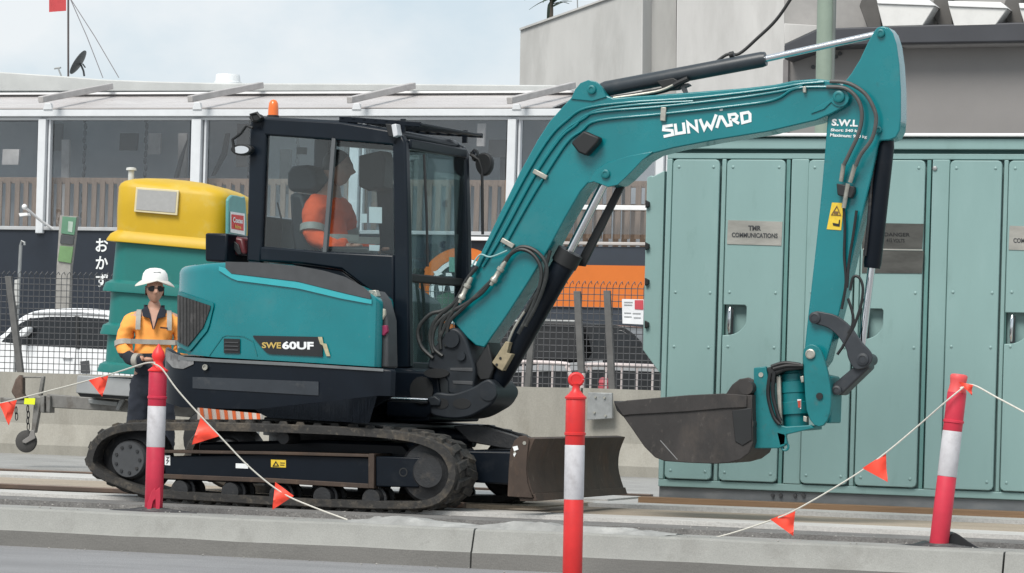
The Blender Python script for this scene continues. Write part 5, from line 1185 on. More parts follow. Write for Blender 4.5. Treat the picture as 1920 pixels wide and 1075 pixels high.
# ================================================================== bollards and bunting
def bollard(u, vb_, vt_, depth, wpx, label, mred, tilt=0.0, base=True, base_z=None, bend=None, top='tip'):
    p = CAM + ray(u, vb_) * depth; g = V((p.x, p.y, base_z)); t = thing('bollard', g, label, 'bollard', 'red bollards with reflective bands along the kerb')
    H = (CAM + ray(u, vt_) * depth).z - base_z; r_ = wpx / 2 * depth / F
    ax = cr * math.sin(tilt) + V((0, 0, 1)) * math.cos(tilt)
    at_ = lambda h: g + ax * h
    k = (H - {'tip': .175, 'knob': .152, 'flat': .108}[top]) / .88
    def seg(h0, h1, name, m, rr=r_): return MB().lathe(at_(h0), ax, [(0, rr * .97), (.004, rr), ((h1 - h0) - .004, rr), (h1 - h0, rr * .97)], 24).build(name, m, t)
    seg(.0, .40 * k, 'lower_tube', mred); seg(.40 * k, .66 * k, 'reflective_sleeve', TAPE, r_ * 1.015); seg(.66 * k, .88 * k, 'upper_tube', mred)
    MB().lathe(at_(.705 * k), ax, [(0, r_), (.003, r_ * 1.09), (.016, r_ * 1.09), (.019, r_)], 24).build('ridge', mred, t)
    if top == 'tip':
        MB().lathe(at_(.88 * k), ax, [(0, r_ * 1.1), (.008, r_ * 1.12), (.03, r_ * .62), (.06, r_ * .50), (.075, r_ * .62), (.10, r_ * .74), (.125, r_ * .62), (.16, r_ * .22), (.175, r_ * .05)], 20).build('cap', mat('bright_red_plastic', (.80, .03, .03), .45, var=.08), t)
    elif top == 'knob':
        MB().lathe(at_(.88 * k), ax, [(0, r_ * 1.1), (.010, r_ * 1.12), (.028, r_ * .75), (.05, r_ * .42), (.075, r_ * .36), (.085, r_ * .45)], 20).build('cap', mred, t)
        c = at_(.88 * k + .108); b = MB(); a_ = cr; P = [c + ax * (.030 * math.sin(q)) + a_ * (.034 * math.cos(q)) for q in [2 * math.pi * j / 20 for j in range(21)]]
        b.tube(P, .013, 10); b.build('cap_ring', mred, t); MB().lathe(c - fwd * .012, fwd, [(0, .026), (.024, .026)], 16).build('cap_web', mred, t)
    else:
        MB().lathe(at_(.88 * k), ax, [(0, r_ * 1.0), (.02, r_ * .90), (.05, r_ * .82), (.075, r_ * .88), (.095, r_ * .92), (.105, r_ * .80), (.108, r_ * .5)], 20).build('cap', mat('pale_red_plastic', (.72, .09, .09), .5, var=.15), t)
    if base:
        b = MB(); n = 22; rings = []
        for (rr, hh) in ((.30, .0), (.30, .014), (.22, .020), (.14, .028), (.09, .036), (.06, .038)):
            rings.append([g + V((rr * math.cos(2 * math.pi * i / n) * (1 + .03 * math.sin(5 * i)), rr * .62 * math.sin(2 * math.pi * i / n), hh - .02)) for i in range(n)])
        b.loft(rings); b.build('base', mat('rubber_base', (.030, .030, .032), .7, var=.3, dirt=((.16, .155, .15), .7, 5, .5)), t, smooth=50)
    return t, at_(.88 * k), ax
DL = 20.42
b1, top1, ax1 = bollard(288, 956, 645, DL, 34, 'leftmost red and white bollard, in front of the worker, split at its foot', FADED, R(.2), True, 0.0)
b2, top2, ax2 = bollard(1073, 1085, 697, 17.9, 37, 'red and white bollard nearest the camera, standing on the road in front of the blade', REDP, R(-.5), True, -.235, top='knob')
DR = 18.55
b3, top3, ax3 = bollard(1760, 1024, 700, DR, 36, 'red and grey bollard leaning to the right in front of the green cabinet doors', mat('pinkish_red_plastic', (.58, .03, .06), .5, var=.12, scale=8, dirt=((.55, .20, .22), .35, 7, .6)), R(5.2), True, 0.0, top='flat')
plf = plane_at_depth(1800, 1015, DR + .02, 0); b = MB(); b.px(plf, cm2([(1776, 1030), (1780, 1008), (1788, 999), (1800, 1004), (1818, 1017), (1842, 1031)], 3), .16); b.px(plf, [(1700, 1027), (1738, 1016), (1752, 1018), (1752, 1030)], .14); b.build('rubber_foot', mat('foot_rubber', (.014, .014, .016), .5, var=.3), b3, bevel=.01)
# torn foot flap on the left bollard
b = MB(); pb = plane_at_depth(288, 940, DL - .075, 0); b.px(pb, [(275, 958), (276, 945), (284, 922), (291, 915), (292, 935), (287, 940), (283, 958)], .006); b.px(pb, [(292, 958), (291, 920), (300, 914), (301, 935), (299, 958)], .006); b.build('torn_flap', FADED, b1, bevel=.002)
def bunting(name, pts, flags, label):
    """pts: picture point and distance along the rope; flags: (corner, corner, tip) pixel triangles with their distance"""
    W = [CAM + ray(u, v) * d for u, v, d in pts]; c = sum(W, V((0, 0, 0))) / len(W)
    t = thing(name, (c.x, c.y, 0), label, 'bunting', 'bunting lines of red pennants between the bollards')
    P = catmull([tuple(p) for p in W], 5); MB().tube(P, .0052, 6).build('rope', ROPE, t)
    for (a, b_, tip, d) in flags:
        A, B, T = [CAM + ray(u, v) * d for u, v in (a, b_, tip)]; n = 6; rows_ = []
        cn = ((B - A).cross(T - A)).normalized(); mbf = MB(); vs = []; fs = []
        for j in range(n + 1):
            for i in range(n + 1 - j):
                s_, q_ = (i / (n - j) if n > j else 0), j / n
                p = A.lerp(B, s_).lerp(T, q_) if n > j else T
                if n > j: p = (A + (T - A) * q_).lerp(B + (T - B) * q_, s_)
                vs.append(p + cn * .020 * math.sin(q_ * 6 + s_ * 5) * (.25 + q_))
        idx = lambda i, j: sum(n + 1 - k for k in range(j)) + i
        for j in range(n):
            for i in range(n - j):
                fs.append([idx(i, j), idx(i + 1, j), idx(i, j + 1)])
                if i < n - j - 1: fs.append([idx(i + 1, j), idx(i + 1, j + 1), idx(i, j + 1)])
        top_ = [v + cn * .0015 for v in vs]; bot_ = [v - cn * .0015 for v in vs]; m_ = len(vs)
        mbf.add(top_ + bot_, fs + [[k + m_ for k in reversed(f)] for f in fs]); mbf.build('pennant', FLAGM, t, smooth=60)
    return t
d1 = DL - .08
bunting('bunting', [(-60, 771, 24), (0, 757, 23.2), (50, 744, 22.6), (150, 718, 21.6), (220, 698, 20.9), (270, 682, 20.5), (290, 680, d1)],
        [((-2, 757), (32, 750), (17, 798), 23.0), ((166, 713), (204, 702), (192, 744), 21.2)], 'bunting line with two red pennants left of the leftmost bollard')
bunting('bunting', [(288, 682, d1), (304, 692, d1), (330, 728, d1), (365, 768, d1), (412, 818, d1), (470, 878, d1), (530, 925, d1), (590, 952, 20.25), (652, 975, 20.05)],
        [((376, 783), (411, 818), (360, 834), d1), ((516, 904), (551, 930), (511, 956), d1)], 'bunting line with two red pennants sagging to the kerb in front of the tracks')
d3 = DR - .07
bunting('bunting', [(1300, 1010, 19.0), (1350, 1006, 19.0), (1445, 976, 18.9), (1500, 952, 18.8), (1600, 893, 18.7), (1660, 850, 18.65), (1720, 800, 18.6), (1775, 752, d3), (1812, 722, d3)],
        [((1444, 974), (1491, 957), (1487, 1005), 18.87), ((1617, 878), (1661, 850), (1664, 904), 18.66)], 'bunting line with two red pennants rising to the leaning right bollard')
bunting('bunting', [(1800, 728, d3), (1824, 722, d3), (1870, 746, 18.3), (1930, 778, 18.1), (2000, 815, 18)],
        [((1797, 716), (1824, 722), (1822, 742), d3 - .01)], 'bunting line with one folded pennant going off right from the leaning bollard')
# loose geotextile lying behind the kerb
FAB = mat('grey_geotextile', (.29, .29, .28), .95, var=.25, scale=6, bump=.5, bscale=30, dirt=((.50, .50, .48), .6, 5, .52))
def heap(prof, label, w0=.02, w1=.55):
    """a crumpled cloth: prof gives picture columns and how high the fold stands"""
    n = len(prof); P = cm2([(u, hgt) for u, hgt in prof], 3); rings = []
    for (u, hh) in P:
        base = ground(u, 950.7 + u * .0455 - 1.5, 0.0); hh = max(.006, .72 * hh * rng.uniform(.72, 1.15)); q = rng.uniform(-.018, .018)
        rings.append([V((base.x, YK + w0 + .02, -.01)), V((base.x + q, YK + w0 + .06, hh * .22)), V((base.x, YK + w0 + .11 + q, hh)), V((base.x - q, YK + w0 + .19, hh * .45)), V((base.x, YK + w0 + .30 + q, hh * .75 + .004)), V((base.x, YK + w1 + q, -.01))])
    b = MB(); b.loft(rings); return tag(b.build('geotextile', FAB, smooth=24), label, 'fabric', 'grey cloth strips lying behind the kerb')
heap([(640, .0), (670, .02), (700, .05), (730, .068), (780, .055), (830, .03), (875, .01), (890, .0)], 'crumpled grey cloth on the kerb just below the front of the tracks')
heap([(880, .005), (910, .03), (960, .065), (1010, .07), (1060, .05), (1130, .05), (1180, .035), (1225, .02), (1250, .0)], 'long crumpled grey cloth on the kerb on both sides of the nearest bollard')

# ================================================================== portable toilet on its trailer
PTt = plane_at_depth(300, 600, 29.0, 10.0)
TO = thing('portable_toilet', PTt.at(320, 700) + PTt.n * .5, 'portable toilet cabin with yellow domed roof and ribbed green body, behind the worker', 'toilet')
TY = mat('yellow_plastic', (.56, .355, .008), .5, var=.06, scale=3, dirt=[((.55, .44, .12), .5, 4, .55), ((.30, .22, .05), .5, 9, .63)], bump=.1, bscale=4); TG = mat('green_plastic', (.006, .15, .135), .45, var=.07, scale=3, dirt=[((.06, .22, .19), .4, 5, .58), ((.02, .09, .075), .5, 8, .62), ((.16, .22, .19), .4, 30, .68)])
def TX(pts, t, m, name, off=0.0, bev=.03, parent=TO): b = MB(); b.px(PTt, pts, t, off); return b.build(name, m, parent, bevel=bev, seg=4)
TD = 1.08
def rring(A, B, grow, rc=.17, n=6, lift=0.0):
    """rounded-square ring through front corners A, B, going back by TD"""
    e = (B - A); w_ = e.length; e = e.normalized(); nn = PTt.n; upv = e.cross(nn); upv = upv if upv.z > 0 else -upv; out = []
    x0, x1, y0, y1 = -grow, w_ + grow, -grow, TD + grow; rr = max(.02, min(rc, (x1 - x0) * .48, (y1 - y0) * .48))
    for cx_, cy_, a0 in ((x0 + rr, y0 + rr, 180), (x1 - rr, y0 + rr, 270), (x1 - rr, y1 - rr, 0), (x0 + rr, y1 - rr, 90)):
        for k in range(n + 1):
            a = R(a0 + 90 * k / n); out.append(A + e * (cx_ + rr * math.cos(a)) + nn * (cy_ + rr * math.sin(a)) + upv * lift)
    return out
pT = lambda u, v: PTt.at(u, v)
b = MB(); b.loft([rring(pT(204, 447), pT(421, 466), -.02), rring(pT(196, 570), pT(421, 590), -.005), rring(pT(188, 690), pT(421, 704), .0)]); b.build('body', TG, TO, smooth=50)
for (v0, v1, xl0) in ((527, 545, 198), (607, 626, 193), (680, 697, 187)):
    b = MB(); b.loft([rring(pT(xl0, v0 - 4), pT(421, v0 + 14), -.01), rring(pT(xl0 - 4, v0 + 2), pT(422, v0 + 20), .02), rring(pT(xl0 - 7, v1 - 3), pT(423, v1 + 15), .028), rring(pT(xl0 - 7, v1), pT(423, v1 + 18), .028), rring(pT(xl0 - 1, v1 + 1), pT(421, v1 + 19), -.02)]); b.build('body_rib', TG, TO, smooth=35)
b = MB(); A0, B0 = pT(214, 349), pT(424, 372)
b.loft([rring(pT(208, 432), pT(421, 452), -.01), rring(pT(211, 390), pT(423, 412), .0)] + [rring(A0, B0, -i_, max(.05, .17 - i_ * .2), 6, l_) for i_, l_ in ((0, 0), (.012, .035), (.04, .062), (.10, .088), (.20, .112), (.34, .130), (.50, .138))]); b.build('roof', TY, TO, smooth=50)
b = MB(); b.loft([rring(pT(207, 430), pT(421, 450), -.012), rring(pT(203, 437), pT(422, 457), .018), rring(pT(199, 448), pT(423, 468), .032), rring(pT(199, 451), pT(423, 471), .032), rring(pT(203, 452), pT(421, 472), -.02)]); b.build('roof_lip', TY, TO, smooth=35)
TX([(255, 351), (335, 357), (332, 404), (251, 397)], .03, mat('cream_frame', (.66, .58, .36), .5), 'window_frame', -.035, .004)
TX([(258, 355), (331, 360), (328, 399), (255, 393)], .02, mat('window_insert', (.36, .36, .355), .6, var=.06, scale=30), 'window', -.040, 0)
# right-hand side with door and hire sticker
pr = Pl(PTt.at(424, 500), PTt.a + R(90)); 
def SX(pts, t, m, name, off=0.0, bev=.01, parent=TO): b = MB(); b.px(pr, pts, t, off); return b.build(name, m, parent, bevel=bev)
dr = SX(cm2([(429, 375), (436, 366), (455, 370), (461, 378), (461, 470), (428, 462)], 2), .03, mat('pale_teal_door', (.10, .30, .29), .45), 'door', -.03)
SX([(433, 397), (459, 401), (459, 441), (433, 436)], .006, LETTER, 'hire_sticker', -.04, 0, dr); SX([(435, 402), (457, 405), (457, 433), (435, 429)], .006, mat('sticker_red', (.62, .03, .025), .5), 'sticker_panel', -.045, 0, dr)
text_px('Coates', pr, [(437, 407), (455, 410), (455, 420), (437, 417)], LETTER, 'sticker_letters', dr, off=-.05, thick=.03); text_px('hire', pr, [(441, 421), (452, 423), (452, 430), (441, 428)], YEL, 'sticker_letters', dr, off=-.05, thick=.02)
q = PTt.at(246, 322, .9); MB().lathe(q - V((0, 0, .25)), (0, 0, 1), [(0, .028), (.26, .028), (.262, .05), (.285, .045), (.29, .02)], 14).build('vent_pipe', mat('pale_pipe', (.55, .56, .54), .5), TO)
# trailer: drawbar, deck, jockey wheel, coupling, chains
TRM = mat('trailer_galv', (.19, .185, .175), .55, metal=.3, var=.25, scale=9, dirt=((.10, .085, .07), .6, 7, .52))
TLR = thing('trailer', PTt.at(200, 760, .3) * 1.0, 'weathered grey trailer with a small jockey wheel carrying the green and yellow toilet', 'trailer')
TLR.location.z = 0; ROOT[TLR.name] = V(TLR.location)
def LX(pts, t, m, name, off=0.0, bev=.008, parent=TLR): b = MB(); b.px(PTt, pts, t, off); return b.build(name, m, parent, bevel=bev)
LX([(145, 704), (420, 722), (420, 756), (142, 737)], TD - .04, mat('trailer_grey', (.30, .31, .315), .5, var=.1), 'deck', .02)
LX([(144, 736), (420, 752), (420, 762), (150, 744)], TD - .1, BLACK, 'deck_frame', .05)
LX([(88, 739), (200, 748), (420, 764), (420, 788), (222, 772), (100, 765), (88, 762)], .09, TRM, 'drawbar', .45)
LX([(165, 748), (222, 753), (219, 762), (166, 757)], .04, GALV, 'drawbar_plate', .41); LX([(222, 752), (234, 738), (238, 740), (222, 770), (216, 768)], .05, GALV, 'strut', .38)
for (x0, w_) in ((75, 8), (86, 8)): LX([(x0, 742), (x0 + w_, 742), (x0 + w_, 775), (x0, 773)], .14, TRM, 'clamp', .40)
LX([(77, 705), (83, 706), (78, 742), (71, 742)], .05, TRM, 'jockey_post', .44); LX([(64, 744), (78, 744), (66, 812), (58, 812)], .07, TRM, 'jockey_tube', .43)
LX([(42, 706), (83, 706), (82, 709), (42, 709)], .03, TRM, 'crank', .45)
LX([(28, 712), (36, 702), (42, 708), (42, 740), (50, 748), (30, 750), (20, 735)], .10, mat('rusty_iron', (.10, .07, .055), .8, var=.4, scale=20), 'coupling', .42, .015)
LX([(0, 745), (30, 748), (88, 752), (88, 760), (30, 758), (0, 755)], .06, TRM, 'coupling_bar', .44)
LX([(46, 747), (66, 747), (65, 759), (45, 758)], .01, mat('fluoro_yellow', (.75, .85, .02), .5), 'reflective_tag', .38, 0)
q = PTt.at(47, 828, .44); MB().lathe(q, PTt.n, [(0, .03), (0, .07), (.012, .098), (.035, .105), (.06, .098), (.072, .07), (.072, .03)], 24).build('jockey_wheel', mat('wheel_rubber', (.05, .048, .046), .8, var=.2), TLR)
LX([(64, 808), (66, 822), (48, 832), (42, 830), (42, 826), (54, 818), (58, 806)], .02, mat('fork_grey', (.22, .21, .20), .5), 'wheel_fork', .42, .004)
for (u, va, vb2) in ((52, 762, 806), (30, 765, 795)):
    for k in range(int((vb2 - va) / 11)):
        q = PTt.at(u + (k % 2), va + k * 11 + 5, .42); pts = [q + PTt.t * (.012 * math.cos(a)) * (1 if k % 2 else .5) + V((0, 0, .036 * math.sin(a))) + PTt.n * (.010 * math.cos(a)) * (0 if k % 2 else 1) for a in [2 * math.pi * j / 12 for j in range(13)]]
        MB().tube(pts, .005, 5).build('chain_link', IRON, TLR)
# the trailer's own wheels, out of sight behind the excavator
for o in (-.05, TD + .0):
    q = PTt.at(400, 790, o); q.z = .30; MB().lathe(q, PTt.n, [(0, .1), (0, .2), (.02, .28), (.08, .30), (.14, .28), (.16, .2)], 24).build('wheel', BLACK, TLR)
# ================================================================== cars behind the barrier
CARGL = mat('car_glass', (.012, .014, .017), .08, var=.1)
def car(name, label, prof, glassprof, wheels, depth, W, m, px_off=0.0, roof=None, extra=None, mirror_at=None):
    pl = plane_at_depth(100, 640, depth, 19.3); pl = YP(pl.o.y)
    pts = [pl.at(u, v) for u, v in prof]; c = sum(pts, V((0, 0, 0))) / len(pts)
    t = thing(name, (c.x, pl.o.y + W / 2, 0), label, 'car')
    b = MB(); b.prism(pts, V((0, W, 0))); body = b.build('body', m, t, bevel=.06, seg=4)
    for gp in glassprof:
        b = MB(); b.px(pl, gp, .03, -.008); g_ = b.build('window', CARGL, t, bevel=.006)
        b = MB(); b.prism([pl.at(u, v) + V((0, W - .022, 0)) for u, v in gp], V((0, .03, 0))); b.build('window', CARGL, t, bevel=.006)
    for (u, r_) in wheels:
        p = pl.at(u, 700); 
        for y_ in (pl.o.y - .01, pl.o.y + W - .21):
            q = V((p.x, y_, r_)); wl_ = MB().lathe(q, (0, 1, 0), [(0, .1), (0, r_ * .65), (.0, r_ * .92), (.03, r_), (.19, r_), (.22, r_ * .92), (.22, .1)], 28).build('wheel', BLACK, t); MB().lathe(q + V((0, -.012, 0)), (0, 1, 0), [(0, .05), (0, r_ * .6), (.02, r_ * .64)], 20).build('rim', GALV, wl_)
    return t, pl
CARW = mat('white_car_paint', (.80, .81, .82), .25, var=.03, coat=.4)
hz_ = lambda u: CV + (u - CU) * .0283
# white car: faces left, its bonnet outside the frame
wc, wpl = car('parked_car', 'white car with dark side windows parked behind the mesh fence on the left', cm2([(-240, 760), (-240, 680), (-215, 662), (-130, 650), (-60, 642), (-8, 634), (30, 600), (60, 584), (100, 579), (150, 578), (200, 582), (270, 594), (330, 618), (390, 650), (420, 662), (424, 765)], 3),
   [cm2([(2, 641), (20, 623), (38, 606), (58, 597), (92, 594), (140, 594), (196, 598), (250, 606), (300, 622), (320, 660), (255, 658), (140, 652), (56, 648)], 1)], ((-140, .36), (300, .36)), 42.0, 1.75, CARW)
b = MB(); b.px(wpl, cm2([(33, 625), (40, 617), (52, 613), (53, 620), (44, 630), (35, 632)], 2), .14, -.17); b.build('mirror', CARW, wc, bevel=.02)
b = MB(); b.px(wpl, [(60, 586), (150, 585), (200, 590), (200, 593), (150, 588.5), (60, 590)], .02, -.014); b.build('roof_rail', GREY, wc, bevel=.004)
b = MB(); b.px(wpl, [(140, 593), (148, 593.5), (149, 654), (141, 653)], .03, -.014); b.build('door_pillar', BLACK, wc, smooth=0)
b = MB(); b.px(wpl, [(55, 597), (58, 596), (54, 649), (51, 648)], .03, -.014); b.build('door_pillar', BLACK, wc, smooth=0)
for (u0, u1) in ((52, 142), (146, 258)):
    b = MB(); b.ribbon(wpl, [(u0, 650), (u0 + 2, 700), (u0 + 8, 730), (u1 - 6, 735), (u1, 656)], 1.4, t=.004, off=-.006); b.build('door_seam', GREY, wc, smooth=0)
    b = MB(); b.px(wpl, [(u1 - 26, 668), (u1 - 8, 669), (u1 - 8, 674), (u1 - 26, 673)], .03, -.03); b.build('door_handle', CARW, wc, bevel=.01)
b = MB(); b.px(wpl, [(150, 678), (166, 676), (168, 700), (152, 700)], .02, -.02); b.build('fuel_flap', TRIM, wc, bevel=.004)
UTE = mat('dark_ute_paint', (.010, .011, .013), .3, var=.1, coat=.3)
ut, upl = car('parked_pickup', 'dark grey pickup with canopy parked behind the mesh fence, right of the boom', cm2([(915, 775), (912, 690), (925, 680), (1096, 682), (1100, 618), (1112, 610), (1135, 608), (1165, 612), (1190, 628), (1215, 652), (1260, 662), (1300, 672), (1310, 700), (1310, 790)], 3),
   [cm2([(1112, 650), (1114, 622), (1136, 616), (1148, 617), (1150, 650)], 1), cm2([(1155, 650), (1153, 618), (1168, 620), (1190, 636), (1200, 650)], 1)], ((975, .38), (1250, .38)), 41.0, 1.8, UTE)
ut['category'] = 'pickup'
b = MB(); b.px(upl, [(925, 606), (1000, 601), (1090, 604), (1094, 681), (920, 680)], 1.7, .04); b.build('canopy', mat('canopy_dark', (.014, .015, .017), .5), ut, bevel=.05)
b = MB(); b.tube([upl.at(u, v, -.01) for u, v in ((925, 668), (932, 612), (945, 604), (1000, 600), (1088, 603))], .018, 8); b.build('canopy_rail', GALV, ut)
b = MB(); b.px(upl, [(940, 690), (1130, 676), (1130, 684), (1180, 688), (1290, 694), (1290, 700), (1120, 694), (940, 700)], .03, -.03); b.build('side_trim', GREY, ut, bevel=.006)

# ================================================================== glass-fronted cafe building
YG = (CAM + ray(500, 430) * 50.0).y; PG = YP(YG)
CF = thing('cafe_building', (PG.at(500, 600).x, YG + 3, 0), 'low cafe building with white-framed windows, clear awning roof and dark wall, behind the excavator', 'building')
def GX(pts, t, m, name, off=0.0, bev=.01, parent=CF): b = MB(); b.px(PG, pts, t, off); return b.build(name, m, parent, bevel=bev)
FRM = mat('white_frame', (.66, .68, .70), .4, var=.05, scale=6); 
WALLD = mat('dark_cladding', (.013, .019, .030), .45, var=.15, scale=2)
xL, xR = PG.at(-420, 500).x, PG.at(1250, 500).x
def gbox(u0, v0, u1, v1, t, m, name, off=0.0, bev=.008, parent=CF, xa=None, xb=None):
    """long level member: heights taken at picture column 500"""
    za, zb_ = PG.at(500, v0).z, PG.at(500, v1).z; x0 = xL if u0 is None else PG.at(u0, (v0 + v1) / 2).x; x1 = xR if u1 is None else PG.at(u1, (v0 + v1) / 2).x
    b = MB(); b.box(((x0 + x1) / 2, YG + off + t / 2, (za + zb_) / 2), (x1 - x0, t, abs(za - zb_))); return b.build(name, m, parent, bevel=bev)
gbox(None, 206, None, 219, .22, FRM, 'beam', -.10); gbox(None, 219.6, None, 225, .10, FRM, 'head_frame', .0)
gbox(None, 430, 955, 437, .12, mat('sill_grey', (.42, .43, .44), .5), 'sill', -.04)
gbox(880, 440, 955, 447, .10, WHITE, 'white_rail', -.12)
gbox(None, 437, 955, 760, .25, WALLD, 'wall', .0, 0)
for (ua, ub) in ((66, 92), (352, 384), (650, 680), (946, 972), (1226, 1250)):
    m_ = (ua + ub) / 2; za = PG.at(m_, 222).z
    b = MB(); b.box((PG.at(m_, 330).x, YG + .02, (za + PG.at(m_, 440).z) / 2), ((ub - ua) * .62 / 120 , .16, za - PG.at(m_, 436).z)); b.build('post', FRM, CF, bevel=.01)
    b = MB(); b.box((PG.at(m_, 330).x + (ub - ua) * .48 / 120, YG + .06, (za + PG.at(m_, 440).z) / 2), (.035, .10, za - PG.at(m_, 436).z)); b.build('window_frame', FRM, CF, bevel=.005)
# interior seen through the panes: back wall, floor, ceiling, hanging chains, timber balustrade
INT = mat('interior_grey', (.32, .34, .36), .8, var=.2, scale=.8); WOOD = mat('balustrade_timber', (.30, .205, .145), .7, var=.25, scale=3, stretch=(6, 6, .6))
b = MB(); b.box(((xL + xR) / 2, YG + 4.2, 2.25), (xR - xL, .1, 6.6)); b.build('back_wall', INT, CF, smooth=0)
b = MB(); b.box(((xL + xR) / 2, YG + 2.2, PG.at(500, 450).z - .1), (xR - xL, 4, .1)); b.build('floor', INT, CF, smooth=0)
zr_t, zr_b = PG.at(300, 333).z, PG.at(300, 436).z
gbox(None, 333, None, 345, .06, WOOD, 'balustrade_rail', .30, .005)
k = 0; x = xL + .1; sl_me = None
slat = None
while x < xR - .15:
    zb_ = PG.at(300, 520).z if PG and x > PG.at(990, 430).x else zr_b
    if slat is None:
        b = MB(); b.box((0, 0, 0), (.085, .03, zr_t - zr_b - .06)); slat = b.build('slat', WOOD, CF, local=True, smooth=0); o = slat
    else: o = slat.copy(); COL.objects.link(o)
    o.location = V((x, YG + .27, (zr_t + zr_b) / 2 - .03)) - ROOT[CF.name]; x += .155 + rng.uniform(-.012, .012)
for u in (160, 275, 470, 560):
    p = PG.at(u, 225, .6); 
    b = MB(); zz_ = p.z
    while zz_ > PG.at(u, 430).z: b.sphere((p.x + .01 * math.sin(zz_ * 20), p.y, zz_), .035, 6, 4, (1, 1, 1.7)); zz_ -= .11
    b.build('hanging_chain', TRIM, CF)
for pts in ([(430, 250), (424, 290), (402, 330), (395, 330), (415, 285), (422, 250)], [(350, 262), (342, 300), (330, 345), (322, 345), (336, 295)]):
    GX(pts, .05, BLACK, 'curtain_tie', .5)
PANE = glass('pane_glass', (.86, .88, .90), .01, 1.65)
for (ua, ub) in ((-400, 66), (92, 352), (384, 650), (680, 946), (972, 1226)):
    x0, x1 = PG.at(ua, 330).x, PG.at(ub, 330).x; b = MB(); b.box(((x0 + x1) / 2, YG + .08, (PG.at(ua, 224).z + PG.at(ua, 432).z) / 2), (x1 - x0 - .04, .012, abs(PG.at(500, 224).z - PG.at(500, 436).z))); b.build('window_pane', PANE, CF, smooth=0)
rp = random.Random(5)
for k in range(26):
    u0 = rp.uniform(-100, 1200); wv = rp.uniform(8, 46); v0 = rp.choice((232, 250, 262, 280)); v1 = v0 + rp.uniform(25, 150); g_ = rp.choice((.03, .07, .12, .22, .5))
    pdn = PG.off(rp.uniform(2.0, 3.9)); b = MB(); b.px(pdn, [(u0, v0), (u0 + wv, v0), (u0 + wv - 2, min(v1, 425)), (u0 - 2, min(v1, 425))], .06); b.build('interior_panel', mat('interior_tone_%d' % int(g_ * 100), (g_ * 1.05, g_, g_ * .97), .6, var=.25, scale=3), CF, smooth=0)
# right-hand bay: balustrade, dark band with orange panel, white rail
GX([(972, 383), (1240, 386), (1240, 395), (972, 392)], .08, WHITE, 'white_rail', -.1, .008)
GX([(972, 452), (1240, 455), (1240, 461), (972, 458)], .1, mat('bay_sill', (.45, .42, .40), .5), 'sill', -.04)
GX([(940, 461), (1290, 464), (1290, 760), (940, 760)], .25, mat('slate_cladding', (.028, .036, .050), .5, var=.15, scale=2), 'wall', .0, 0)
x = PG.at(972, 420).x
while x < PG.at(1240, 420).x:
    o = slat.copy(); COL.objects.link(o); o.location = V((x, YG + .6, PG.at(1100, 428).z)) - ROOT[CF.name]; x += .15 + rng.uniform(-.012, .012)
ORG = mat('orange_sign', (.62, .155, .018), .5, var=.05, scale=3)
GX([(1085, 497), (1290, 500), (1290, 578), (1030, 576)], .02, ORG, 'orange_panel', -.03, 0)
# round sign: orange ring, white ring, dark centre with a printed scene
def ringpx(cx, cy, r1, r2, m, name, off):
    b = MB(); n = 56; vs = []
    for i in range(n):
        a = 2 * math.pi * i / n
        for r_ in (r1, r2): vs.append(PG.at(cx + r_ * math.cos(a), cy + r_ * math.sin(a), off))
    t_ = V((0, .015, 0)); vs += [v + t_ for v in vs]; fs = []
    for i in range(n):
        j = (i + 1) % n; o = 2 * n
        fs += [[2 * i, 2 * j, 2 * j + 1, 2 * i + 1], [o + 2 * i + 1, o + 2 * j + 1, o + 2 * j, o + 2 * i], [2 * i, o + 2 * i, o + 2 * j, 2 * j], [2 * i + 1, 2 * j + 1, o + 2 * j + 1, o + 2 * i + 1]]
    b.add(vs, fs); return b.build(name, m, CF, smooth=0)
RX, RY = 868, 548
ringpx(RX, RY, 84, 64, ORG, 'sign_ring', -.03); ringpx(RX, RY, 63, 55, LETTER, 'sign_ring', -.03)
GX([(842, 482), (872, 484), (872, 512), (842, 510)], .01, mat('mint_reflection', (.12, .30, .24), .5), 'print_and_reflection', -.035, 0)  # mint block paints in the cabinet's reflection on the windscreen
GX(cm2([(818, 556), (870, 540), (886, 560), (880, 580), (830, 584)], 2), .01, mat('green_print', (.035, .10, .06), .5), 'print_and_reflection', -.035, 0)
for pts in ([(820, 530), (836, 530), (832, 548), (824, 548)], [(842, 533), (858, 533), (854, 550), (846, 550)], [(812, 510), (822, 506), (830, 514), (818, 518)], [(836, 512), (846, 512), (848, 518), (836, 518)]):
    GX(pts, .008, LETTER, 'print_and_reflection', -.05, 0)
GX([(942, 590), (986, 528), (990, 520), (978, 556), (952, 592)], .01, ORG, 'print_and_reflection', -.07, 0)
# Japanese lettering down the dark wall
for ch, v in (('お', 447), ('か', 480), ('ず', 513)): text_px(ch, PG, [(180, v), (203, v + 1), (202, v + 26), (179, v + 25)], LETTER, 'wall_letters', CF, off=-.01, thick=.02)
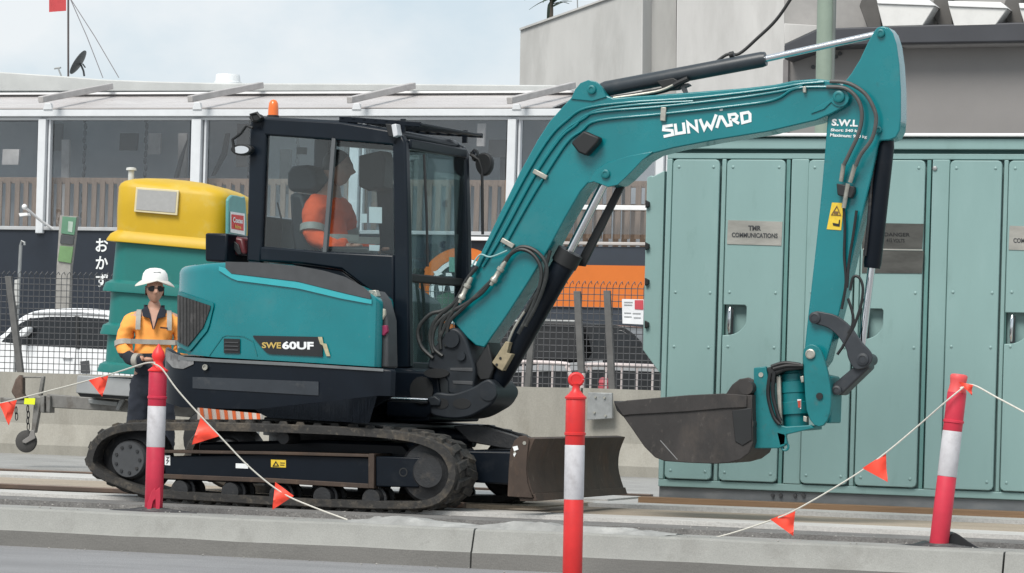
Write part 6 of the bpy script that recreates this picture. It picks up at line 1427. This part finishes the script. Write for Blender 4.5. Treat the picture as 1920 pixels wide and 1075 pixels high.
# awning: translucent sheets on purlins and raking arms, ridge gutter, low roof behind
AWN = mat('awning_sheet', (.46, .43, .42), .35, var=.12, scale=1.2, stretch=(.5, 1, 1), dirt=((.58, .57, .56), .6, 1.5, .5))
ARMM = mat('awning_arm', (.42, .40, .39), .45, var=.15, scale=6)
za, zb_ = PG.at(500, 205).z, PG.at(500, 166).z
b = MB(); n = 10; y0a, y1a = YG - .1, YG + 1.4
x1w = PG.at(1040, 190).x
b.prism([(xL, y0a, za), (xL, y1a, zb_), (xL, y1a, zb_ + .02), (xL, y0a, za + .02)], V((x1w - xL, 0, 0))); b.build('awning', AWN, CF, smooth=0)
for vv_ in (176, 187, 196):
    f_ = (205 - vv_) / (205 - 166); b = MB(); b.box(((xL + x1w) / 2, y0a + (y1a - y0a) * f_ - .03, za + (zb_ - za) * f_ + .0), (x1w - xL, .03, .03)); b.build('purlin', mat('purlin_grey', (.5, .49, .50), .5), CF, smooth=0)
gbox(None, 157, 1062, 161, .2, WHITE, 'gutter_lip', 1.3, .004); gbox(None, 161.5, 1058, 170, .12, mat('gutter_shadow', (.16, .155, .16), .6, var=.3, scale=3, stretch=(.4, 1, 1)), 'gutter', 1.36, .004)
for (ua, va, ub, vb2) in ((76, 187, 208, 162), (356, 186, 490, 160), (655, 188, 775, 161), (955, 189, 1075, 160), (-210, 187, -80, 162)):
    pa = PG.at(ua, va, -.6); pbb = PG.at(ub, vb2, 1.25); b = MB(); d_ = (pbb - pa).normalized(); sdv = d_.cross(V((0, 0, 1))).normalized(); uv = sdv.cross(d_)
    b.box((pa + pbb) / 2, ((pbb - pa).length, .10, .10), (d_, sdv, uv)); a_ = b.build('awning_arm', ARMM, CF, bevel=.01)
    b = MB(); b.px(PG, [(ua + 8, va + 6), (ua + 18, va + 6), (ua + 22, 206), (ua + 4, 206)], .08, -.12); b.build('arm_bracket', FRM, a_, bevel=.01)
RFM = mat('pale_roof', (.50, .51, .50), .6, var=.1, scale=2)
b = MB(); PR2 = PG.off(2.2); b.px(PR2, [(-420, 131), (0, 135), (60, 139), (120, 143), (190, 149), (300, 153), (420, 156), (700, 157), (1050, 160), (1050, 172), (-420, 172)], 3.0); b.build('roof', RFM, CF, bevel=.02)
b = MB(); q = PR2.at(427, 156, .5); b.lathe(q - V((0, 0, .05)), (0, 0, 1), [(0, .24), (.06, .24), (.07, .215), (.17, .20), (.19, .19), (.19, .05)], 24); b.build('roof_vent', mat('vent_white', (.70, .72, .73), .4), CF)
# dish, small aerial, flag pole with stays
dk = PR2.off(.6)
SD = thing('satellite_dish', dk.at(150, 144), 'dark satellite dish on the cafe roof seen edge-on beside the flagpole', 'satellite dish')
q = dk.at(151, 120); axd = (r0 * -.84 + V((0, 0, .52)) + fwd * .10).normalized(); b = MB(); b.lathe(q - axd * .0, axd, [(0, .02), (.01, .12), (.03, .20), (.045, .235), (.055, .235), (.04, .2), (.02, .11), (.012, .02)], 24); b.build('dish', mat('dish_dark', (.05, .055, .06), .5), SD)
b = MB(); b.tube([q, q + dk.t * .06 + V((0, 0, -.12)), dk.at(158, 143)], .018, 8); b.tube([q + dk.t * .04, dk.at(160, 127)], .012, 6); b.build('mount', mat('mount_dark', (.04, .045, .05), .5), SD)
AE = thing('aerial', dk.at(114, 143), 'tiny roof aerial with a short crosspiece left of the flagpole', 'aerial')
b = MB(); b.tube([dk.at(115, 143), dk.at(109, 128)], .014, 6); b.build('mast', GALV, AE); b = MB(); b.tube([dk.at(102, 129), dk.at(114, 127)], .016, 6); b.build('crosspiece', GALV, AE)
fp = dk; FL = thing('flagpole', fp.at(128, 148), 'thin dark flagpole on the cafe roof with a red flag and two stay wires', 'flagpole')
b = MB(); b.tube([fp.at(128, 148), fp.at(128, 0), fp.at(128.5, -60)], .018, 8); b.build('pole', mat('pole_dark', (.09, .075, .075), .5), FL)
b = MB(); rings = []
for k in range(7):
    u = 92 + 32 * k / 6; w_ = .012 * math.sin(k * 1.6); rings.append([fp.at(u, -25, w_), fp.at(u, 23 - k * .4, w_), fp.at(u, 23 - k * .4, w_ + .006), fp.at(u, -25, w_ + .006)])
b.loft(rings); b.build('flag', mat('flag_red', (.48, .055, .06), .7, var=.12), FL, smooth=60)
for (u, v) in ((193, 146), (223, 146)):
    b = MB(); b.tube([fp.at(131, -4), fp.at((131 + u) / 2 + 1, 69), fp.at(u, v)], .008, 5); b.build('stay_wire', mat('wire_grey', (.20, .19, .20), .5), FL)
# ================================================================== concrete building with raking parapet
YH = (CAM + ray(1100, 400) * 60.0).y; PH = YP(YH)
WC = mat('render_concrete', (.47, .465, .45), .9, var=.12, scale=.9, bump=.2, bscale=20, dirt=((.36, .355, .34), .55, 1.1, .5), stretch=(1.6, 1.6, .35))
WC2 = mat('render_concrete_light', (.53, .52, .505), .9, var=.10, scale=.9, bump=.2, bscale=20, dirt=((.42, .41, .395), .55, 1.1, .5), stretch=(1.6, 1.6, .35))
CB = thing('concrete_building', (PH.at(1200, 600).x, YH + 3, 0), 'tall bare grey concrete building with a sloping parapet, behind the boom', 'building')
PHa = Pl(PH.at(1207, 200), R(-14))
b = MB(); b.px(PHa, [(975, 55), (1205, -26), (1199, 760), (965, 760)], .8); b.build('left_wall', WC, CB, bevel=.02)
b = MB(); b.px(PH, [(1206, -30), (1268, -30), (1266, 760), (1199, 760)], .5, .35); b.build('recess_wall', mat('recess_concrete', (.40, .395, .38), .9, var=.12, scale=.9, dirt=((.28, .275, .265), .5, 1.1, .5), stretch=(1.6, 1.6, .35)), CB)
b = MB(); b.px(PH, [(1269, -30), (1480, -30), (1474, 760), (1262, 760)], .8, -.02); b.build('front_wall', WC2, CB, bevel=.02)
b = MB(); b.px(PHa, [(974, 53), (1205, -28), (1205, -25), (974, 57)], .9, -.05); b.build('coping', WC, CB)
PALM = mat('palm_leaf', (.045, .075, .05), .6, var=.3, scale=6)
def palm(u, v, label, s=1.0, seed=1):
    rg = random.Random(seed); base = PHa.at(u, v, .4); t = thing('potted_palm', base - V((0, 0, .1)), label, 'plant', 'spiky plants on the concrete parapet')
    MB().tube([base - V((0, 0, .25)), base + V((.01, 0, .14 * s)), base + V((.0, 0, .40 * s))], [.045, .035, .03], 8).build('trunk', mat('palm_stem', (.09, .075, .06), .8), t)
    for k in range(24):
        a = 2 * math.pi * k / 24 + rg.uniform(-.2, .2); el = rg.uniform(-.35, 1.3); ln = rg.uniform(.40, .68) * s
        d = V((math.cos(a) * math.cos(el), math.sin(a) * math.cos(el), math.sin(el))); sd_ = d.cross(V((0, 0, 1))).normalized() if abs(d.z) < .98 else V((1, 0, 0)); o = base + V((0, 0, .22 * s + .014 * k * s))
        rings = []
        for j in range(6):
            q = j / 5; c = o + d * ln * q + V((0, 0, -.30 * ln * q * q)); w_ = .052 * s * (1 - q) ** .7 * (0.6 + 1.2 * min(q * 4, 1) * .6) + .002
            rings.append([c + sd_ * w_, c + V((0, 0, .006)), c - sd_ * w_, c - V((0, 0, .004))])
        b = MB(); b.loft(rings); b.build('leaf', PALM, t, smooth=60)
palm(1033, 36, 'spiky plant on the sloping parapet at its left end', 1.0, 3); palm(1126, 2, 'plant at the top edge of the frame, farther right on the sloping parapet', .8, 5)
b = MB(); b.tube([PHa.at(1083, 18, .2), PHa.at(1082, -20, .2)], .012, 6); tag(b.build('parapet_rod', GALV), 'thin upright rod on the sloping parapet between the two plants', 'rod')
# ================================================================== brown building with dark fascia and planters
YJ = (CAM + ray(1700, 400) * 44.0).y; PJ = YP(YJ)
BB = thing('rendered_building', (PJ.at(1750, 600).x, YJ + 3, 0), 'taupe rendered building with a dark fascia, above and behind the green cabinet', 'building')
TAUPE = mat('taupe_render', (.235, .225, .22), .85, var=.07, scale=.8, bump=.1, bscale=30)
FASC = mat('dark_fascia', (.045, .047, .055), .5, var=.12, scale=2)
def JX(pts, t, m, name, off=0.0, bev=.01, parent=BB): b = MB(); b.px(PJ, pts, t, off); return b.build(name, m, parent, bevel=bev)
JX([(1474, 100), (2050, 60), (2050, 780), (1462, 780)], .4, TAUPE, 'wall', .30)
JX([(1468, 112), (1478, 108), (1470, 780), (1460, 780)], .3, mat('taupe_edge', (.20, .19, .19), .8), 'corner_trim', .22)
JX([(1470, 84), (1534, 54), (1690, 48), (2060, 38), (2060, 76), (1690, 82), (1540, 88), (1470, 112)], .5, FASC, 'fascia', -.15, .02)
JX([(1690, 82), (2060, 76), (2060, 80), (1690, 87)], .3, mat('soffit_line', (.30, .29, .29), .6), 'soffit_trim', -.02, .004)
JX([(1470, 44), (1535, 48), (1535, 54), (1470, 84)], .5, WC2, 'ledge', .2)
JX([(1470, -40), (2060, -40), (2060, 46), (1470, 56)], .5, mat('upper_taupe', (.32, .31, .30), .85, var=.08), 'upper_wall', .55)
PLW = mat('planter_white', (.66, .655, .64), .7, var=.08, scale=4, dirt=((.50, .49, .47), .4, 4, .55))
for (ua, ub, v0, lb) in ((1645, 1752, 3, 'left pale tapered concrete planter above the dark fascia'), (1779, 1888, 8, 'right pale tapered concrete planter above the dark fascia'), (1912, 2022, 12, 'pale tapered planter cut by the right edge of the frame')):
    t = thing('planter', PJ.at((ua + ub) / 2, 46, .1), lb, 'planter', 'tapered concrete planters on the upper storey')
    b = MB(); A = [PJ.at(u, v, -.15) for u, v in ((ua, v0 + 5), (ub, v0 + 9), (ub - 22, 48), (ua + 10, 50))]; dd = V((0, .55, 0)); b.prism(A, dd); b.build('body', PLW, t, bevel=.01)
    b = MB(); b.px(PJ, [(ua - 2, v0 - 6), (ub - 12, v0 - 4), (ub + 2, v0 + 8), (ua, v0 + 4)], .6, -.18); b.build('rim', WHITE, t, bevel=.008)
    b = MB(); b.px(PJ, [(ua - 16, v0 - 40), (ua - 2, v0 - 40), (ua + 8, 52), (ua - 18, 54), (ua - 34, v0 + 8)], .3, .15); b.build('wedge_shade', mat('planter_shade', (.10, .095, .09), .8), t, bevel=.01)  # dark wedge added as the shadow between planters
for (u, v) in ((1525, 126), (1575, 101), (1567, 107)):
    q = PJ.at(u, v, .29); MB().lathe(q, (0, -1, 0), [(0, .03), (.02, .03)], 10).build('wall_plug', TRIM, BB)
# pale green light pole and the overhead cable
pp = plane_at_depth(1548, 200, 33, 0)
b = MB(); q0 = pp.at(1536, 620); q0.z = 0; b.tube([q0, pp.at(1545, 225), pp.at(1550, -60)], [.10, .095, .09], 18); POL = mat('pale_green_pole', (.24, .30, .245), .55, var=.1, scale=5)
LP = thing('light_pole', q0, 'pale green round pole rising behind the boom tip', 'pole'); b.build('shaft', POL, LP)
b = MB(); b.tube([pp.at(1559, 230, -.06), pp.at(1566, -50, -.06)], .02, 8); b.build('conduit', mat('conduit_grey', (.14, .16, .15), .5), LP)
cb = plane_at_depth(1430, 50, 40, 10); b = MB(); P = [cb.at(u, v) for u, v in cm2([(1330, 128), (1362, 103), (1386, 101), (1420, 72), (1455, 38), (1484, -4), (1510, -50)], 5)]
b.tube(P, .022, 6); tag(b.build('overhead_cable', BLACK), 'black cable slanting across the concrete wall above the arm cylinder', 'cable')
# ================================================================== street furniture between barrier and cafe
sp = YP((CAM + ray(120, 500) * 45).y)
SG = thing('totem_sign', sp.at(118, 600), 'grey and green totem sign in front of the dark wall on the left', 'sign'); SG.location.z = 0; ROOT[SG.name] = V(SG.location)
def SPX(pts, t, m, name, off=0.0, bev=.004): b = MB(); b.px(sp, pts, t, off); return b.build(name, m, SG, bevel=bev)
SPX([(112, 404), (144, 406), (132, 500), (122, 760), (96, 760), (106, 500)], .08, mat('totem_grey', (.28, .27, .25), .6, var=.2, scale=10), 'panel', .02)
SPX([(117, 406), (143, 408), (139, 441), (114, 438)], .02, mat('totem_green', (.10, .22, .14), .5, var=.1), 'green_panel', -.005); SPX([(114, 440), (139, 443), (137, 459), (112, 457)], .02, TRIM, 'grey_panel', -.005); SPX([(112, 461), (137, 463), (133, 494), (108, 490)], .02, mat('totem_lime', (.14, .25, .11), .5, var=.15), 'green_panel', -.005)
SPX([(128, 415), (137, 416), (135, 436), (127, 434)], .006, mat('totem_print', (.34, .42, .36), .5, var=.2), 'print', -.012, 0)
pg = YP((CAM + ray(36, 500) * 40).y); gp = thing('grey_post', pg.at(30, 640), 'slim grey post with a small hook at its top, at the far left', 'post'); gp.location.z = 0; ROOT[gp.name] = V(gp.location)
b = MB(); q = pg.at(28, 600); q.z = 0; b.tube([q, pg.at(36, 520), pg.at(39, 460)], .022, 8); b.build('post', GALV, gp); b = MB(); b.tube([pg.at(38, 462), pg.at(41, 452), pg.at(46, 455), pg.at(46, 460)], .016, 8); b.build('hook', GALV, gp)
b = MB(); b.px(pg, [(27, 525), (35, 524), (34, 572), (26, 574)], .03, -.05); b.build('pale_sleeve', mat('sleeve_pale', (.5, .5, .48), .6), gp, bevel=.004)
wl2 = thing('wall_lamp', PG.at(70, 410, -.3), 'small white angled lamp arm on the window post at the left', 'lamp'); b = MB(); b.tube([PG.at(47, 389, -.5), PG.at(75, 413, -.2), PG.at(100, 430, -.02)], .022, 8); b.build('arm', WHITE, wl2); b = MB(); b.sphere(PG.at(46, 388, -.5), .045, 10, 8); b.px(PG, [(35, 400), (50, 399), (52, 404), (37, 406)], .1, -.55); b.build('head', WHITE, wl2)
ns = YP(YB + .22); NS = thing('notice_sign', ns.at(1186, 585), 'white notice board fixed to the mesh fence beside the cabinet', 'sign')
b = MB(); b.px(ns, [(1166, 561), (1207, 562), (1206, 609), (1167, 607)], .01); b.build('board', mat('board_white', (.72, .73, .75), .5), NS, bevel=.002)
b = MB(); b.px(ns, [(1190, 563), (1206, 563), (1206, 581), (1190, 580)], .004, -.006); b.build('red_panel', mat('notice_red', (.50, .06, .08), .5), NS, smooth=0)
b = MB()
for (u, v, w_) in ((1170, 566, 16), (1170, 571, 15), (1170, 586, 13), (1186, 587, 15), (1170, 593, 14), (1188, 595, 13)): b.px(ns, [(u, v), (u + w_, v + .4), (u + w_, v + 2.0), (u, v + 1.6)], .003, -.006)
b.build('print_lines', GREY, NS, smooth=0)
fb = plane_at_depth(1130, 715, 36.5, 0); q = fb.at(1132, 730); q.z = 0
fbt = thing('bollard', q, 'small faded red bollard far behind the mesh fence', 'bollard'); H_ = fb.at(1132, 708).z; MB().lathe(q, (0, 0, 1), [(0, .06), (H_ - .14, .06), (H_ - .12, .065), (H_ - .09, .065), (H_ - .08, .05), (H_ - .06, .062), (H_ - .01, .05), (H_, .02)], 18).build('tube', mat('far_red', (.42, .07, .09), .5), fbt)
# orange and white water-filled board seen under the excavator
ob = plane_at_depth(430, 775, 27.5, 12); OB = thing('barrier_board', ob.at(430, 790), 'orange and white barrier board glimpsed under the excavator body', 'barrier'); OB.location.z = 0; ROOT[OB.name] = V(OB.location)
b = MB(); b.px(ob, [(370, 762), (490, 767), (490, 800), (370, 796)], .05); b.build('board', mat('board_pale', (.62, .56, .50), .6), OB, bevel=.004)
for k in range(8): b = MB(); b.px(ob, [(374 + k * 15, 764), (380 + k * 15, 764), (384 + k * 15, 796), (378 + k * 15, 796)], .01, -.012); b.build('orange_stripe', mat('board_orange', (.70, .14, .04), .5), OB, smooth=0)
for u in (380, 482):
    q = ob.at(u, 790, .02); b = MB(); b.tube([(q.x, q.y, 0), q], .025, 8); b.build('leg', GALV, OB)
